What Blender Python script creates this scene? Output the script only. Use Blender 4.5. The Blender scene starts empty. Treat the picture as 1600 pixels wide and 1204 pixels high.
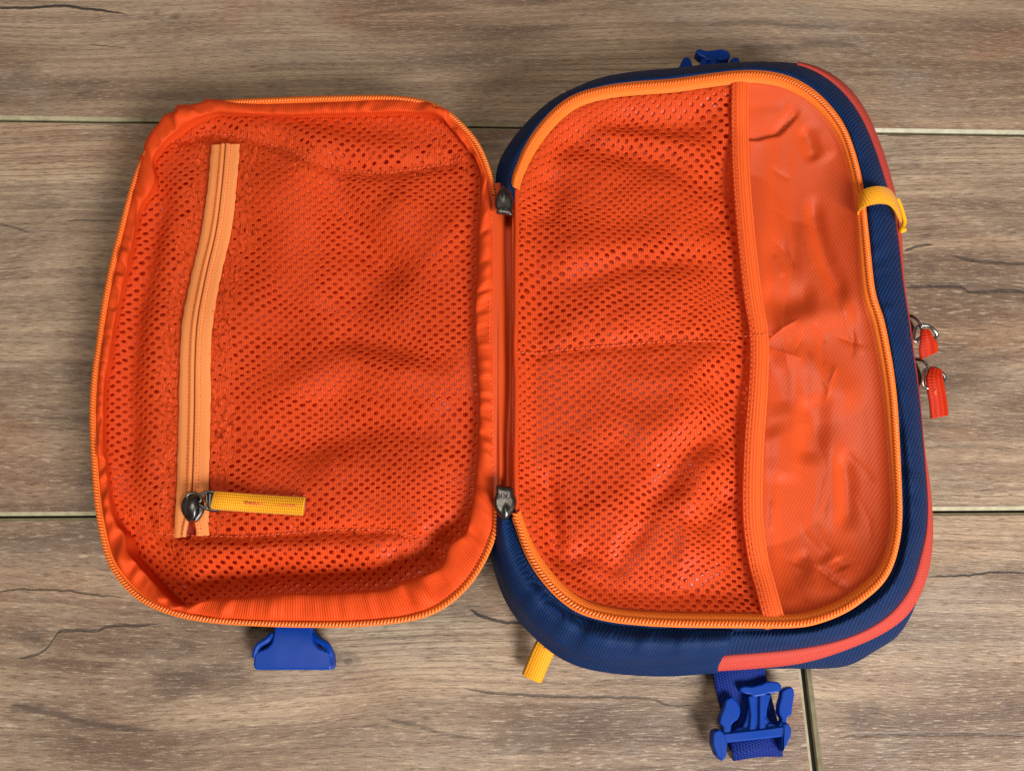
import bpy, bmesh, math, random
import numpy as np
from mathutils import Vector, Matrix

random.seed(4)
rng = np.random.RandomState(7)
sc = bpy.context.scene
COL = sc.collection

# ------------------------------------------------------------------ camera
F = 1250.0                      # focal length in photo pixels (1600 wide)
TILT = math.radians(18.0)
DIST = 0.42
CT, ST = math.cos(TILT), math.sin(TILT)
CAM = np.array([0.0, -DIST * ST, DIST * CT])
cd = bpy.data.cameras.new("camera")
cam = bpy.data.objects.new("camera", cd)
COL.objects.link(cam)
cam.location = CAM
cam.rotation_euler = (TILT, 0, 0)
cd.sensor_width = 36.0
cd.lens = 36.0 * F / 1600.0
cd.clip_start = 0.01
cd.clip_end = 50
sc.camera = cam

# ------------------------------------------------------------------ light
w = bpy.data.worlds.new("World")
sc.world = w
w.use_nodes = True
w.node_tree.nodes["Background"].inputs[0].default_value = (1.0, 0.95, 0.89, 1)
w.node_tree.nodes["Background"].inputs[1].default_value = 0.10


def area(name, loc, target, size, power, color, size_y=None):
    l = bpy.data.lights.new(name, 'AREA')
    l.shape = 'RECTANGLE'
    l.size = size
    l.size_y = size_y or size
    l.energy = power
    l.color = color
    o = bpy.data.objects.new(name, l)
    COL.objects.link(o)
    o.location = loc
    d = Vector(target) - Vector(loc)
    o.rotation_euler = d.to_track_quat('-Z', 'Y').to_euler()
    return o


area("window_light", (0.62, -0.92, 0.82), (0.05, 0, 0), 0.5, 33.0, (0.95, 0.98, 1.0), 0.45)
area("ceiling_lamp", (-0.35, 0.15, 1.7), (0, 0, 0), 0.5, 10.5, (1.0, 0.89, 0.76))
sc.view_settings.view_transform = 'Standard'
sc.view_settings.look = 'None'
sc.view_settings.exposure = -0.1
sc.view_settings.gamma = 1.0

# ------------------------------------------------------------------ helpers: geometry


def W(u, v, z):
    """the point at height z that the photo shows at pixel (u, v)"""
    u = np.asarray(u, float); v = np.asarray(v, float); z = np.asarray(z, float)
    dx = (u - 800.0) / F
    dy = -(v - 602.0) / F
    wy = dy * CT + ST
    wz = dy * ST - CT
    t = (z - CAM[2]) / wz
    x, y, z = np.broadcast_arrays(CAM[0] + t * dx, CAM[1] + t * wy, z)
    return np.stack([x, y, z], -1)


def w1(u, v, z):
    return Vector(W(u, v, z))


def hash2(ix, iy, seed):
    h = (ix.astype(np.int64) * 374761393 + iy.astype(np.int64) * 668265263 + seed * 974634777) & 0x7fffffff
    h = ((h ^ (h >> 13)) * 1274126177) & 0x7fffffff
    h = h ^ (h >> 16)
    return (h & 0xffff) / 65535.0


def noise(x, y, seed=0):
    x = np.asarray(x, float); y = np.asarray(y, float)
    ix = np.floor(x); iy = np.floor(y)
    fx = x - ix; fy = y - iy
    fx = fx * fx * fx * (fx * (fx * 6 - 15) + 10)
    fy = fy * fy * fy * (fy * (fy * 6 - 15) + 10)
    a = hash2(ix, iy, seed); b = hash2(ix + 1, iy, seed)
    c = hash2(ix, iy + 1, seed); d = hash2(ix + 1, iy + 1, seed)
    return ((a * (1 - fx) + b * fx) * (1 - fy) + (c * (1 - fx) + d * fx) * fy) * 2 - 1


def sstep(a, b, x):
    t = np.clip((np.asarray(x, float) - a) / (b - a), 0, 1)
    return t * t * (3 - 2 * t)


def catmull(pts, closed, per=24):
    p = np.asarray(pts, float)
    n = len(p)
    out = []
    segs = n if closed else n - 1
    t = np.linspace(0, 1, per, endpoint=False)[:, None]
    for i in range(segs):
        if closed:
            a, b, c, d = p[(i - 1) % n], p[i], p[(i + 1) % n], p[(i + 2) % n]
        else:
            a, b, c, d = p[max(i - 1, 0)], p[i], p[i + 1], p[min(i + 2, n - 1)]
        out.append(0.5 * (2 * b + (c - a) * t + (2 * a - 5 * b + 4 * c - d) * t ** 2 + (3 * b - a - 3 * c + d) * t ** 3))
    if not closed:
        out.append(p[-1:])
    return np.concatenate(out)


def resample(p, n, closed=False):
    p = np.asarray(p, float)
    q = np.concatenate([p, p[:1]]) if closed else p
    d = np.r_[0, np.cumsum(np.linalg.norm(np.diff(q, axis=0), axis=1))]
    t = np.linspace(0, d[-1], n, endpoint=not closed)
    return np.stack([np.interp(t, d, q[:, k]) for k in range(p.shape[1])], -1)


def length(p, closed=False):
    q = np.concatenate([p, p[:1]]) if closed else p
    return np.linalg.norm(np.diff(q, axis=0), axis=1).sum()


class Contour:
    """closed outline in photo pixels, star shaped about c"""

    def __init__(self, pts, c, smooth=2.0):
        self.c = c
        q = catmull(pts, True, 30)
        a = np.arctan2(q[:, 1] - c[1], q[:, 0] - c[0])
        r = np.hypot(q[:, 0] - c[0], q[:, 1] - c[1])
        o = np.argsort(a)
        a, r = a[o], r[o]
        aa = np.r_[a - 2 * np.pi, a, a + 2 * np.pi]
        rr = np.r_[r, r, r]
        g = np.linspace(-np.pi, np.pi, 2880, endpoint=False)
        r = np.interp(g, aa, rr)
        k = np.exp(-0.5 * (np.arange(-30, 31) / (smooth * 4)) ** 2); k /= k.sum()
        r = np.convolve(np.r_[r[-30:], r, r[:30]], k, 'valid')
        self.g = np.r_[g, np.pi]; self.r = np.r_[r, r[0]]

    def rad(self, a):
        a = (np.asarray(a) + np.pi) % (2 * np.pi) - np.pi
        return np.interp(a, self.g, self.r)

    def at(self, a, off=0.0, k=1.0):
        r = self.rad(a) * k + off
        return np.stack([self.c[0] + r * np.cos(a), self.c[1] + r * np.sin(a)], -1)

    def depth(self, u, v):
        """pixels inside the outline along the radius (negative outside)"""
        a = np.arctan2(v - self.c[1], u - self.c[0])
        return self.rad(a) - np.hypot(u - self.c[0], v - self.c[1])


def ridge(u, v, pts, width, amp, taper=0.25):
    """smooth fold of the cloth along a polyline"""
    p = np.asarray(pts, float)
    best = np.full(np.shape(u), 1e9); par = np.zeros(np.shape(u))
    L = np.r_[0, np.cumsum(np.linalg.norm(np.diff(p, axis=0), axis=1))]
    for i in range(len(p) - 1):
        a, b = p[i], p[i + 1]
        ab = b - a
        t = np.clip(((u - a[0]) * ab[0] + (v - a[1]) * ab[1]) / (ab @ ab), 0, 1)
        d = np.hypot(u - a[0] - t * ab[0], v - a[1] - t * ab[1])
        m = d < best
        best = np.where(m, d, best)
        par = np.where(m, (L[i] + t * (L[i + 1] - L[i])) / L[-1], par)
    tp = sstep(0, taper, par) * sstep(0, taper, 1 - par) if taper > 0 else 1.0
    return amp * np.exp(-0.5 * (best / width) ** 2) * tp


def crease(u, v, pts, width, amp):
    """sharp fold line"""
    g = np.clip(ridge(u, v, pts, width * 2.2, 1.0, 0.25), 1e-6, 1)
    tp = ridge(u, v, pts, 1e6, 1.0, 0.25)
    d = np.sqrt(np.maximum(0, -2 * np.log(np.clip(g / np.maximum(tp, 1e-6), 1e-9, 1)))) * width * 2.2
    return amp * np.exp(-d / width) * tp


def new_mesh(name, verts, faces, mat, parent=None, uv=None, smooth=True, uvs_loop=None):
    me = bpy.data.meshes.new(name)
    me.from_pydata([tuple(map(float, p)) for p in verts] if not isinstance(verts, np.ndarray) else verts.tolist(), [], faces if isinstance(faces, list) else faces.tolist())
    if uv is not None:
        l = me.uv_layers.new(name="UVMap")
        idx = np.empty(len(me.loops), np.int32)
        me.loops.foreach_get("vertex_index", idx)
        l.data.foreach_set("uv", np.asarray(uv, np.float32)[idx].ravel())
    if smooth:
        me.polygons.foreach_set("use_smooth", np.ones(len(me.polygons), bool))
    me.materials.append(mat)
    me.update()
    o = bpy.data.objects.new(name, me)
    COL.objects.link(o)
    if parent is not None:
        o.parent = parent
    return o


def loft(name, rings, mat, parent=None, closed=True, cap_end=False, flip=False):
    """grid between rings: array (M, N, 3)"""
    R = np.asarray(rings, float)
    M, N = R.shape[:2]
    n1 = N if closed else N - 1
    # repeat the seam column for uv
    if closed:
        R = np.concatenate([R, R[:, :1]], 1)
    NN = R.shape[1]
    ref = R[min(M - 1, M // 2)]
    ulen = np.r_[0, np.cumsum(np.linalg.norm(np.diff(ref, axis=0), axis=1))]
    dv = np.linalg.norm(np.diff(R, axis=0), axis=2).mean(1)
    vlen = np.r_[0, np.cumsum(dv)]
    uv = np.stack(np.broadcast_arrays(ulen[None, :], vlen[:, None]), -1).reshape(-1, 2)
    i, j = np.meshgrid(np.arange(M - 1), np.arange(NN - 1), indexing='ij')
    a = (i * NN + j).ravel(); b = a + 1; c = a + NN + 1; d = a + NN
    f = np.stack([a, d, c, b] if flip else [a, b, c, d], -1).tolist()
    if cap_end:
        k = (M - 1) * NN
        cap = [k + q for q in range(n1)]
        f.append(cap[::-1] if flip else cap)
    o = new_mesh(name, R.reshape(-1, 3), f, mat, parent, uv)
    return o


def sweep_arrays(path, sec, closed=False, normal=None, sec_closed=True, caps=True):
    """sec: list of (side, up) in metres, or function i -> list"""
    P = np.asarray(path, float)
    N = len(P)
    if closed:
        T = np.roll(P, -1, 0) - np.roll(P, 1, 0)
    else:
        T = np.gradient(P, axis=0)
    T /= np.linalg.norm(T, axis=1)[:, None] + 1e-12
    if normal is None:
        nrm = np.tile(np.array([0, 0, 1.0]), (N, 1))
    else:
        nrm = np.asarray(normal, float)
        if nrm.ndim == 1:
            nrm = np.tile(nrm, (N, 1))
    S = np.cross(nrm, T)
    S /= np.linalg.norm(S, axis=1)[:, None] + 1e-12
    U = np.cross(T, S)
    sec = np.asarray(sec, float)
    if sec.ndim == 2:
        sec = np.tile(sec[None], (N, 1, 1))
    K = sec.shape[1]
    V = P[:, None, :] + S[:, None, :] * sec[:, :, :1] + U[:, None, :] * sec[:, :, 1:]
    ul = np.r_[0, np.cumsum(np.linalg.norm(np.diff(P, axis=0), axis=1))]
    vl = np.r_[0, np.cumsum(np.linalg.norm(np.diff(sec[0], axis=0), axis=1))]
    uv = np.stack(np.broadcast_arrays(ul[:, None], vl[None, :]), -1).reshape(-1, 2)
    faces = []
    n1 = N if closed else N - 1
    k1 = K if sec_closed else K - 1
    for i in range(n1):
        i2 = (i + 1) % N
        for k in range(k1):
            k2 = (k + 1) % K
            faces.append((i * K + k, i2 * K + k, i2 * K + k2, i * K + k2))
    if caps and not closed and sec_closed:
        faces.append(tuple(range(K)))
        faces.append(tuple((N - 1) * K + k for k in reversed(range(K))))
    return V.reshape(-1, 3), faces, uv


def sweep(name, path, sec, mat, parent=None, closed=False, normal=None, sec_closed=True, caps=True):
    v, f, uv = sweep_arrays(path, sec, closed, normal, sec_closed, caps)
    return new_mesh(name, v, f, mat, parent, uv)


def strap_sec(wd, t):
    h = wd / 2
    e = t * 0.45
    return [(-h, t * 0.5), (-h + e, 0), (h - e, 0), (h, t * 0.5), (h - e, t), (0, t * 1.02), (-h + e, t)]


def circle_sec(r, n=8, sx=1.0):
    return [(r * sx * math.cos(2 * math.pi * k / n), r * math.sin(2 * math.pi * k / n)) for k in range(n)]


class Batch:
    def __init__(self):
        self.v = []; self.f = []; self.uv = []; self.n = 0

    def add(self, v, f, uv=None):
        v = np.asarray(v)
        self.v.append(v)
        self.f += [tuple(k + self.n for k in q) for q in f]
        self.uv.append(np.zeros((len(v), 2)) if uv is None else uv)
        self.n += len(v)

    def sweep(self, *a, **k):
        self.add(*sweep_arrays(*a, **k))

    def build(self, name, mat, parent=None, smooth=True):
        return new_mesh(name, np.concatenate(self.v), self.f, mat, parent, np.concatenate(self.uv), smooth)


def offset_poly(p, d):
    """shrink a 2-D outline by d (positive = inwards)"""
    p = np.asarray(p, float)
    area2 = np.sum(p[:, 0] * np.roll(p[:, 1], -1) - np.roll(p[:, 0], -1) * p[:, 1])
    a = p - np.roll(p, 1, 0); b = np.roll(p, -1, 0) - p
    a /= np.linalg.norm(a, axis=1)[:, None] + 1e-9
    b /= np.linalg.norm(b, axis=1)[:, None] + 1e-9
    na = np.stack([-a[:, 1], a[:, 0]], -1); nb = np.stack([-b[:, 1], b[:, 0]], -1)
    n = na + nb
    n /= np.maximum((n * n).sum(1), 0.6)[:, None] / 2
    s = 1 if area2 > 0 else -1
    return p + s * d * n


def prism_arrays(outline, z0, z1, bev, tilt=None):
    """outline in photo pixels at height z1; solid with rounded top edge"""
    p = np.asarray(outline, float)
    rings = []
    for d, z in ((0.15 * bev, z0), (0, z0 + bev * 0.0003 * 0.5), (0, z1 - bev * 0.00030), (bev * 0.3, z1 - bev * 0.0001), (bev, z1)):
        q = offset_poly(p, d)
        dz = 0 if tilt is None else tilt(q[:, 0], q[:, 1])
        xy = W(q[:, 0], q[:, 1], z1 + dz)
        xy[:, 2] = z + dz
        rings.append(xy)
    n = len(p)
    V = np.concatenate(rings)
    f = []
    for r in range(4):
        for k in range(n):
            k2 = (k + 1) % n
            f.append((r * n + k, r * n + k2, (r + 1) * n + k2, (r + 1) * n + k))
    f.append(tuple(4 * n + k for k in range(n)))
    f.append(tuple(reversed(range(n))))
    area2 = np.sum(p[:, 0] * np.roll(p[:, 1], -1) - np.roll(p[:, 0], -1) * p[:, 1])
    if area2 > 0:   # pixel v runs down: flip so that faces look outwards
        f = [tuple(reversed(q)) for q in f]
    return V, f, V[:, :2].copy()


def shade_auto(o, deg=35):
    me = o.data
    bm = bmesh.new(); bm.from_mesh(me)
    for e in bm.edges:
        if len(e.link_faces) == 2 and e.calc_face_angle(0) > math.radians(deg):
            e.smooth = False
    bm.to_mesh(me); bm.free()


def prism(name, outline, z0, z1, bev, mat, parent, tilt=None):
    o = new_mesh(name, *prism_arrays(outline, z0, z1, bev, tilt)[:2], mat, parent)
    shade_auto(o, 50)
    return o


def stitches(B, path, pitch, fill, r, lift=0.0):
    """separate little thread stitches along a path"""
    L = length(path)
    n = max(2, int(L / pitch))
    P = resample(path, n * 8 + 1)
    for i in range(n):
        k = int(8 * fill)
        q = P[i * 8:i * 8 + k + 1].copy()
        q += rng.normal(0, r * 0.3, (1, 3))
        m = len(q)
        arch = np.sin(np.linspace(0, math.pi, m)) ** 0.6
        q[:, 2] += lift + r * (arch - 0.6)
        sec = np.array([circle_sec(max(r * a, r * 0.25), 6) for a in arch])
        B.sweep(q, sec)

# ------------------------------------------------------------------ helpers: materials


def srgb(r, g, b):
    f = lambda c: (c / 255 / 12.92) if c / 255 <= 0.04045 else ((c / 255 + 0.055) / 1.055) ** 2.4
    return (f(r), f(g), f(b), 1)


class NT:
    def __init__(self, name):
        self.m = bpy.data.materials.new(name)
        self.m.use_nodes = True
        self.t = self.m.node_tree
        self.b = self.t.nodes["Principled BSDF"]

    def n(self, typ, **k):
        x = self.t.nodes.new(typ)
        for a, b in k.items():
            setattr(x, a, b)
        return x

    def l(self, a, b):
        self.t.links.new(a, b)

    def val(self, s, x):
        if isinstance(x, (int, float)):
            s.default_value = x
        elif isinstance(x, tuple):
            s.default_value = x
        else:
            self.l(x, s)

    def math(self, op, a, b=None, c=None, clamp=False):
        x = self.n('ShaderNodeMath', operation=op, use_clamp=clamp)
        self.val(x.inputs[0], a)
        if b is not None: self.val(x.inputs[1], b)
        if c is not None: self.val(x.inputs[2], c)
        return x.outputs[0]

    def mapr(self, v, a, b, c, d, typ='SMOOTHSTEP'):
        x = self.n('ShaderNodeMapRange', interpolation_type=typ)
        self.val(x.inputs[0], v)
        for i, q in enumerate((a, b, c, d)):
            self.val(x.inputs[i + 1], q)
        return x.outputs[0]

    def mix(self, f, a, b, mode='MIX'):
        x = self.n('ShaderNodeMix', data_type='RGBA', blend_type=mode)
        self.val(x.inputs[0], f); self.val(x.inputs[6], a); self.val(x.inputs[7], b)
        return x.outputs[2]

    def noise(self, vec, scale, detail=3, rough=0.55, dist=0.0):
        x = self.n('ShaderNodeTexNoise')
        if vec is not None: self.l(vec, x.inputs['Vector'])
        x.inputs['Scale'].default_value = scale
        x.inputs['Detail'].default_value = detail
        x.inputs['Roughness'].default_value = rough
        x.inputs['Distortion'].default_value = dist
        return x.outputs['Fac']

    def comb(self, x, y, z=0.0):
        c = self.n('ShaderNodeCombineXYZ')
        self.val(c.inputs[0], x); self.val(c.inputs[1], y); self.val(c.inputs[2], z)
        return c.outputs[0]

    def bump(self, h, strength, dist):
        x = self.n('ShaderNodeBump')
        x.inputs['Strength'].default_value = strength
        x.inputs['Distance'].default_value = dist
        self.l(h, x.inputs['Height'])
        self.l(x.outputs[0], self.b.inputs['Normal'])


def fabric(name, col, dark=None, weave='plain', pu=0.0012, pv=0.0012, bump=0.5, depth=0.0002, rough=0.6, spec=0.3, sheen=0.2, blotch=0.10, aniso=0.0, skew=0.0, gain=1.0):
    t = NT(name)
    uvn = t.n('ShaderNodeUVMap')
    sep = t.n('ShaderNodeSeparateXYZ')
    t.l(uvn.outputs[0], sep.inputs[0])
    u, v = sep.outputs[0], sep.outputs[1]
    if skew:
        u = t.math('MULTIPLY_ADD', v, skew, u)
    su = t.math('SINE', t.math('MULTIPLY', u, 2 * math.pi / pu))
    sv = t.math('SINE', t.math('MULTIPLY', v, 2 * math.pi / pv))
    if weave == 'plain':
        h = t.math('MULTIPLY_ADD', t.math('MULTIPLY', su, sv), 0.5, 0.5)
    elif weave == 'rib_u':
        h = t.math('MULTIPLY_ADD', su, 0.5, 0.5)
    elif weave == 'rib_v':
        h = t.math('MULTIPLY_ADD', t.math('MULTIPLY_ADD', su, 0.25, t.math('MULTIPLY', sv, 0.75)), 0.5, 0.5)
    elif weave == 'web':
        h = t.math('MULTIPLY_ADD', t.math('MULTIPLY_ADD', sv, 0.45, t.math('MULTIPLY', su, 0.55)), 0.5, 0.5)
    elif weave == 'herring':
        z = t.math('PINGPONG', v, pv)
        h = t.math('MULTIPLY_ADD', t.math('SINE', t.math('MULTIPLY', t.math('ADD', u, z), 2 * math.pi / pu)), 0.5, 0.5)
    tc = t.n('ShaderNodeTexCoord')
    nz = t.noise(tc.outputs['Object'], 55, 3)
    fine = t.noise(tc.outputs['Object'], 2600, 2)
    dk = dark or tuple([c * 0.62 for c in col[:3]] + [1])
    fac = t.mapr(h, 0.15, 0.75, 0, 1)
    c1 = t.mix(fac, dk, col)
    c2 = t.mix(t.mapr(nz, 0.3, 0.7, 0.0, blotch), c1, dk)
    c3 = t.mix(t.mapr(fine, 0.35, 0.75, 0.0, 0.16), c2, tuple([min(1, c * 1.5 + 0.02) for c in col[:3]] + [1]))
    t.l(c3, t.b.inputs['Base Color'])
    t.b.inputs['Roughness'].default_value = rough
    t.b.inputs['Specular IOR Level'].default_value = spec
    t.b.inputs['Sheen Weight'].default_value = sheen
    t.b.inputs['Sheen Roughness'].default_value = 0.4
    if aniso:
        t.b.inputs['Anisotropic'].default_value = aniso
    hh = t.math('MULTIPLY_ADD', fine, 0.5, h)
    t.bump(hh, bump, depth)
    return t.m


ORANGE = srgb(240, 84, 28)
M = {}
M['mesh'] = fabric('orange_mesh', srgb(220, 80, 29), srgb(204, 60, 18), 'rib_u', 0.0011, 0.001, 0.35, 0.00012, 0.55, 0.15, 0.0, 0.12)
M['lining'] = fabric('orange_satin', srgb(206, 78, 29), srgb(190, 60, 17), 'plain', 0.0016, 0.0014, 0.3, 0.00012, 0.40, 0.34, 0.0, 0.06, skew=0.5)
M['lining_deep'] = fabric('orange_lining', srgb(220, 80, 28), srgb(206, 64, 18), 'plain', 0.0011, 0.0011, 0.22, 0.0001, 0.45, 0.4, 0.0, 0.08)
M['binding'] = fabric('orange_grosgrain', srgb(220, 77, 27), srgb(200, 56, 13), 'rib_u', 0.00105, 0.001, 0.55, 0.0002, 0.6, 0.1, 0.0, 0.12)
M['elastic'] = fabric('orange_elastic', srgb(230, 92, 28), srgb(208, 66, 14), 'rib_v', 0.0011, 0.0013, 0.6, 0.00025, 0.6, 0.25, 0.1, 0.06)
M['tape'] = fabric('zip_tape_orange', srgb(234, 144, 80), srgb(216, 112, 48), 'herring', 0.0012, 0.0012, 0.5, 0.0002, 0.6, 0.3, 0.1, 0.06)
M['tape_out'] = fabric('zip_tape_outer', srgb(242, 122, 40), srgb(220, 92, 20), 'herring', 0.0012, 0.0012, 0.5, 0.0002, 0.6, 0.2, 0.0, 0.06)
M['coil'] = fabric('zip_coil_orange', srgb(240, 118, 38), srgb(226, 96, 24), 'plain', 0.002, 0.002, 0.0, 0.0001, 0.32, 0.5, 0.0, 0.05)
M['navy'] = fabric('navy_ballistic', srgb(15, 48, 98), srgb(2, 7, 20), 'plain', 0.0016, 0.0016, 0.9, 0.0003, 0.6, 0.14, 0.0, 0.25, skew=0.45)
M['navy_fine'] = fabric('navy_oxford', srgb(14, 46, 94), srgb(4, 15, 38), 'plain', 0.0014, 0.0014, 0.6, 0.0002, 0.6, 0.14, 0.0, 0.25, skew=0.25)
M['coral'] = fabric('coral_tape', srgb(190, 72, 58), srgb(162, 48, 40), 'herring', 0.0014, 0.0014, 0.4, 0.00015, 0.65, 0.15, 0.0, 0.08)
M['yellow'] = fabric('yellow_webbing', srgb(244, 164, 12), srgb(206, 116, 4), 'web', 0.0009, 0.0011, 0.7, 0.0003, 0.6, 0.3, 0.1, 0.05)
M['orange_tab'] = fabric('orange_webbing', srgb(190, 44, 6), srgb(140, 22, 3), 'web', 0.0011, 0.0013, 0.7, 0.0003, 0.5, 0.12, 0.0, 0.08)
M['blue_web'] = fabric('blue_webbing', srgb(16, 42, 124), srgb(4, 14, 60), 'web', 0.0011, 0.0014, 0.8, 0.0003, 0.6, 0.12, 0.0, 0.1, skew=0.5)
M['thread'] = fabric('orange_thread', srgb(250, 122, 66), srgb(240, 100, 48), 'plain', 0.001, 0.001, 0.0, 0.0001, 0.5, 0.3, 0.1, 0.0)
M['thread_shaded'] = fabric('shaded_orange_thread', srgb(196, 62, 14), srgb(180, 50, 10), 'plain', 0.001, 0.001, 0.0, 0.0001, 0.5, 0.2, 0.0, 0.0)  # orange thread, darkened: the shading of the stitches is put into the colour
M['thread_pink'] = fabric('salmon_thread', srgb(238, 104, 62), srgb(226, 88, 44), 'plain', 0.001, 0.001, 0.0, 0.0001, 0.5, 0.3, 0.1, 0.0)


def translucent(m, col, fac):
    t = m.node_tree
    out = t.nodes['Material Output']
    tr = t.nodes.new('ShaderNodeBsdfTranslucent'); tr.inputs[0].default_value = col
    mx = t.nodes.new('ShaderNodeMixShader'); mx.inputs[0].default_value = fac
    t.links.new(t.nodes['Principled BSDF'].outputs[0], mx.inputs[1])
    t.links.new(tr.outputs[0], mx.inputs[2])
    t.links.new(mx.outputs[0], out.inputs['Surface'])


translucent(M['mesh'], srgb(236, 96, 36), 0.22)


def plastic(name, col, rough=0.38):
    t = NT(name)
    tc = t.n('ShaderNodeTexCoord')
    nz = t.noise(tc.outputs['Object'], 1800, 2)
    big = t.noise(tc.outputs['Object'], 60, 3)
    c = t.mix(t.mapr(big, 0.3, 0.7, 0, 0.18), col, tuple([x * 0.7 for x in col[:3]] + [1]))
    t.l(c, t.b.inputs['Base Color'])
    t.l(t.mapr(big, 0.2, 0.8, rough - 0.06, rough + 0.1), t.b.inputs['Roughness'])
    t.b.inputs['Specular IOR Level'].default_value = 0.25
    t.bump(nz, 0.12, 0.0002)
    return t.m


def metal(name, col, rough=0.24):
    t = NT(name)
    tc = t.n('ShaderNodeTexCoord')
    nz = t.noise(tc.outputs['Object'], 400, 4)
    c = t.mix(t.mapr(nz, 0.35, 0.7, 0, 0.5), col, tuple([x * 0.6 for x in col[:3]] + [1]))
    t.l(c, t.b.inputs['Base Color'])
    t.b.inputs['Metallic'].default_value = 1.0
    t.l(t.mapr(nz, 0.3, 0.8, rough - 0.06, rough + 0.14), t.b.inputs['Roughness'])
    t.bump(nz, 0.08, 0.0002)
    return t.m


M['blue'] = plastic('blue_plastic', srgb(3, 55, 142), 0.4)
M['yellow_plastic'] = plastic('yellow_plastic', srgb(252, 168, 10))
M['gun'] = metal('gunmetal', srgb(104, 101, 98), 0.36)
M['steel'] = metal('bright_steel', srgb(196, 194, 190), 0.2)
M['letter'] = plastic('letter_paint', srgb(16, 15, 15), 0.7)

# ------------------------------------------------------------------ wood floor


def crack_mask(t, x, y, jag, pts, width, soft=1.0):
    p = np.array([W(a, b, 0.0)[:2] for a, b in pts])
    p = p[np.argsort(p[:, 0])]
    x0, x1 = p[0, 0], p[-1, 0]
    y0, y1 = p[:, 1].min() - 0.001, p[:, 1].max() + 0.001
    fc = t.n('ShaderNodeFloatCurve')
    cu = fc.mapping.curves[0]
    q = [((a - x0) / (x1 - x0), (b - y0) / (y1 - y0)) for a, b in p]
    cu.points[0].location = q[0]; cu.points[1].location = q[-1]
    for a in q[1:-1]:
        cu.points.new(*a)
    fc.mapping.update()
    xn = t.mapr(x, float(x0), float(x1), 0.0, 1.0, 'LINEAR')
    t.l(xn, fc.inputs['Value'])
    yc = t.math('MULTIPLY_ADD', fc.outputs[0], float(y1 - y0), float(y0))
    d = t.math('ABSOLUTE', t.math('SUBTRACT', t.math('ADD', y, jag), yc))
    xr = t.math('DIVIDE', t.math('SUBTRACT', x, float(x0)), float(x1 - x0))
    endm = t.math('MULTIPLY', t.mapr(xr, -0.002, 0.12, 0.0, 1.0), t.mapr(xr, 0.72, 1.002, 1.0, 0.0))
    wv = t.math('MULTIPLY', t.math('MULTIPLY_ADD', endm, 0.85, 0.15), width * 0.00021)
    m = t.math('SUBTRACT', 1.0, t.mapr(t.math('DIVIDE', d, wv), 0.35 / soft, 1.0 * soft, 0.0, 1.0), clamp=True)
    inside = t.math('MULTIPLY', t.math('GREATER_THAN', xr, 0.0), t.math('LESS_THAN', xr, 1.0))
    return t.math('MULTIPLY', m, t.math('MULTIPLY', inside, t.mapr(endm, 0, 0.3, 0, 1)))


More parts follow.
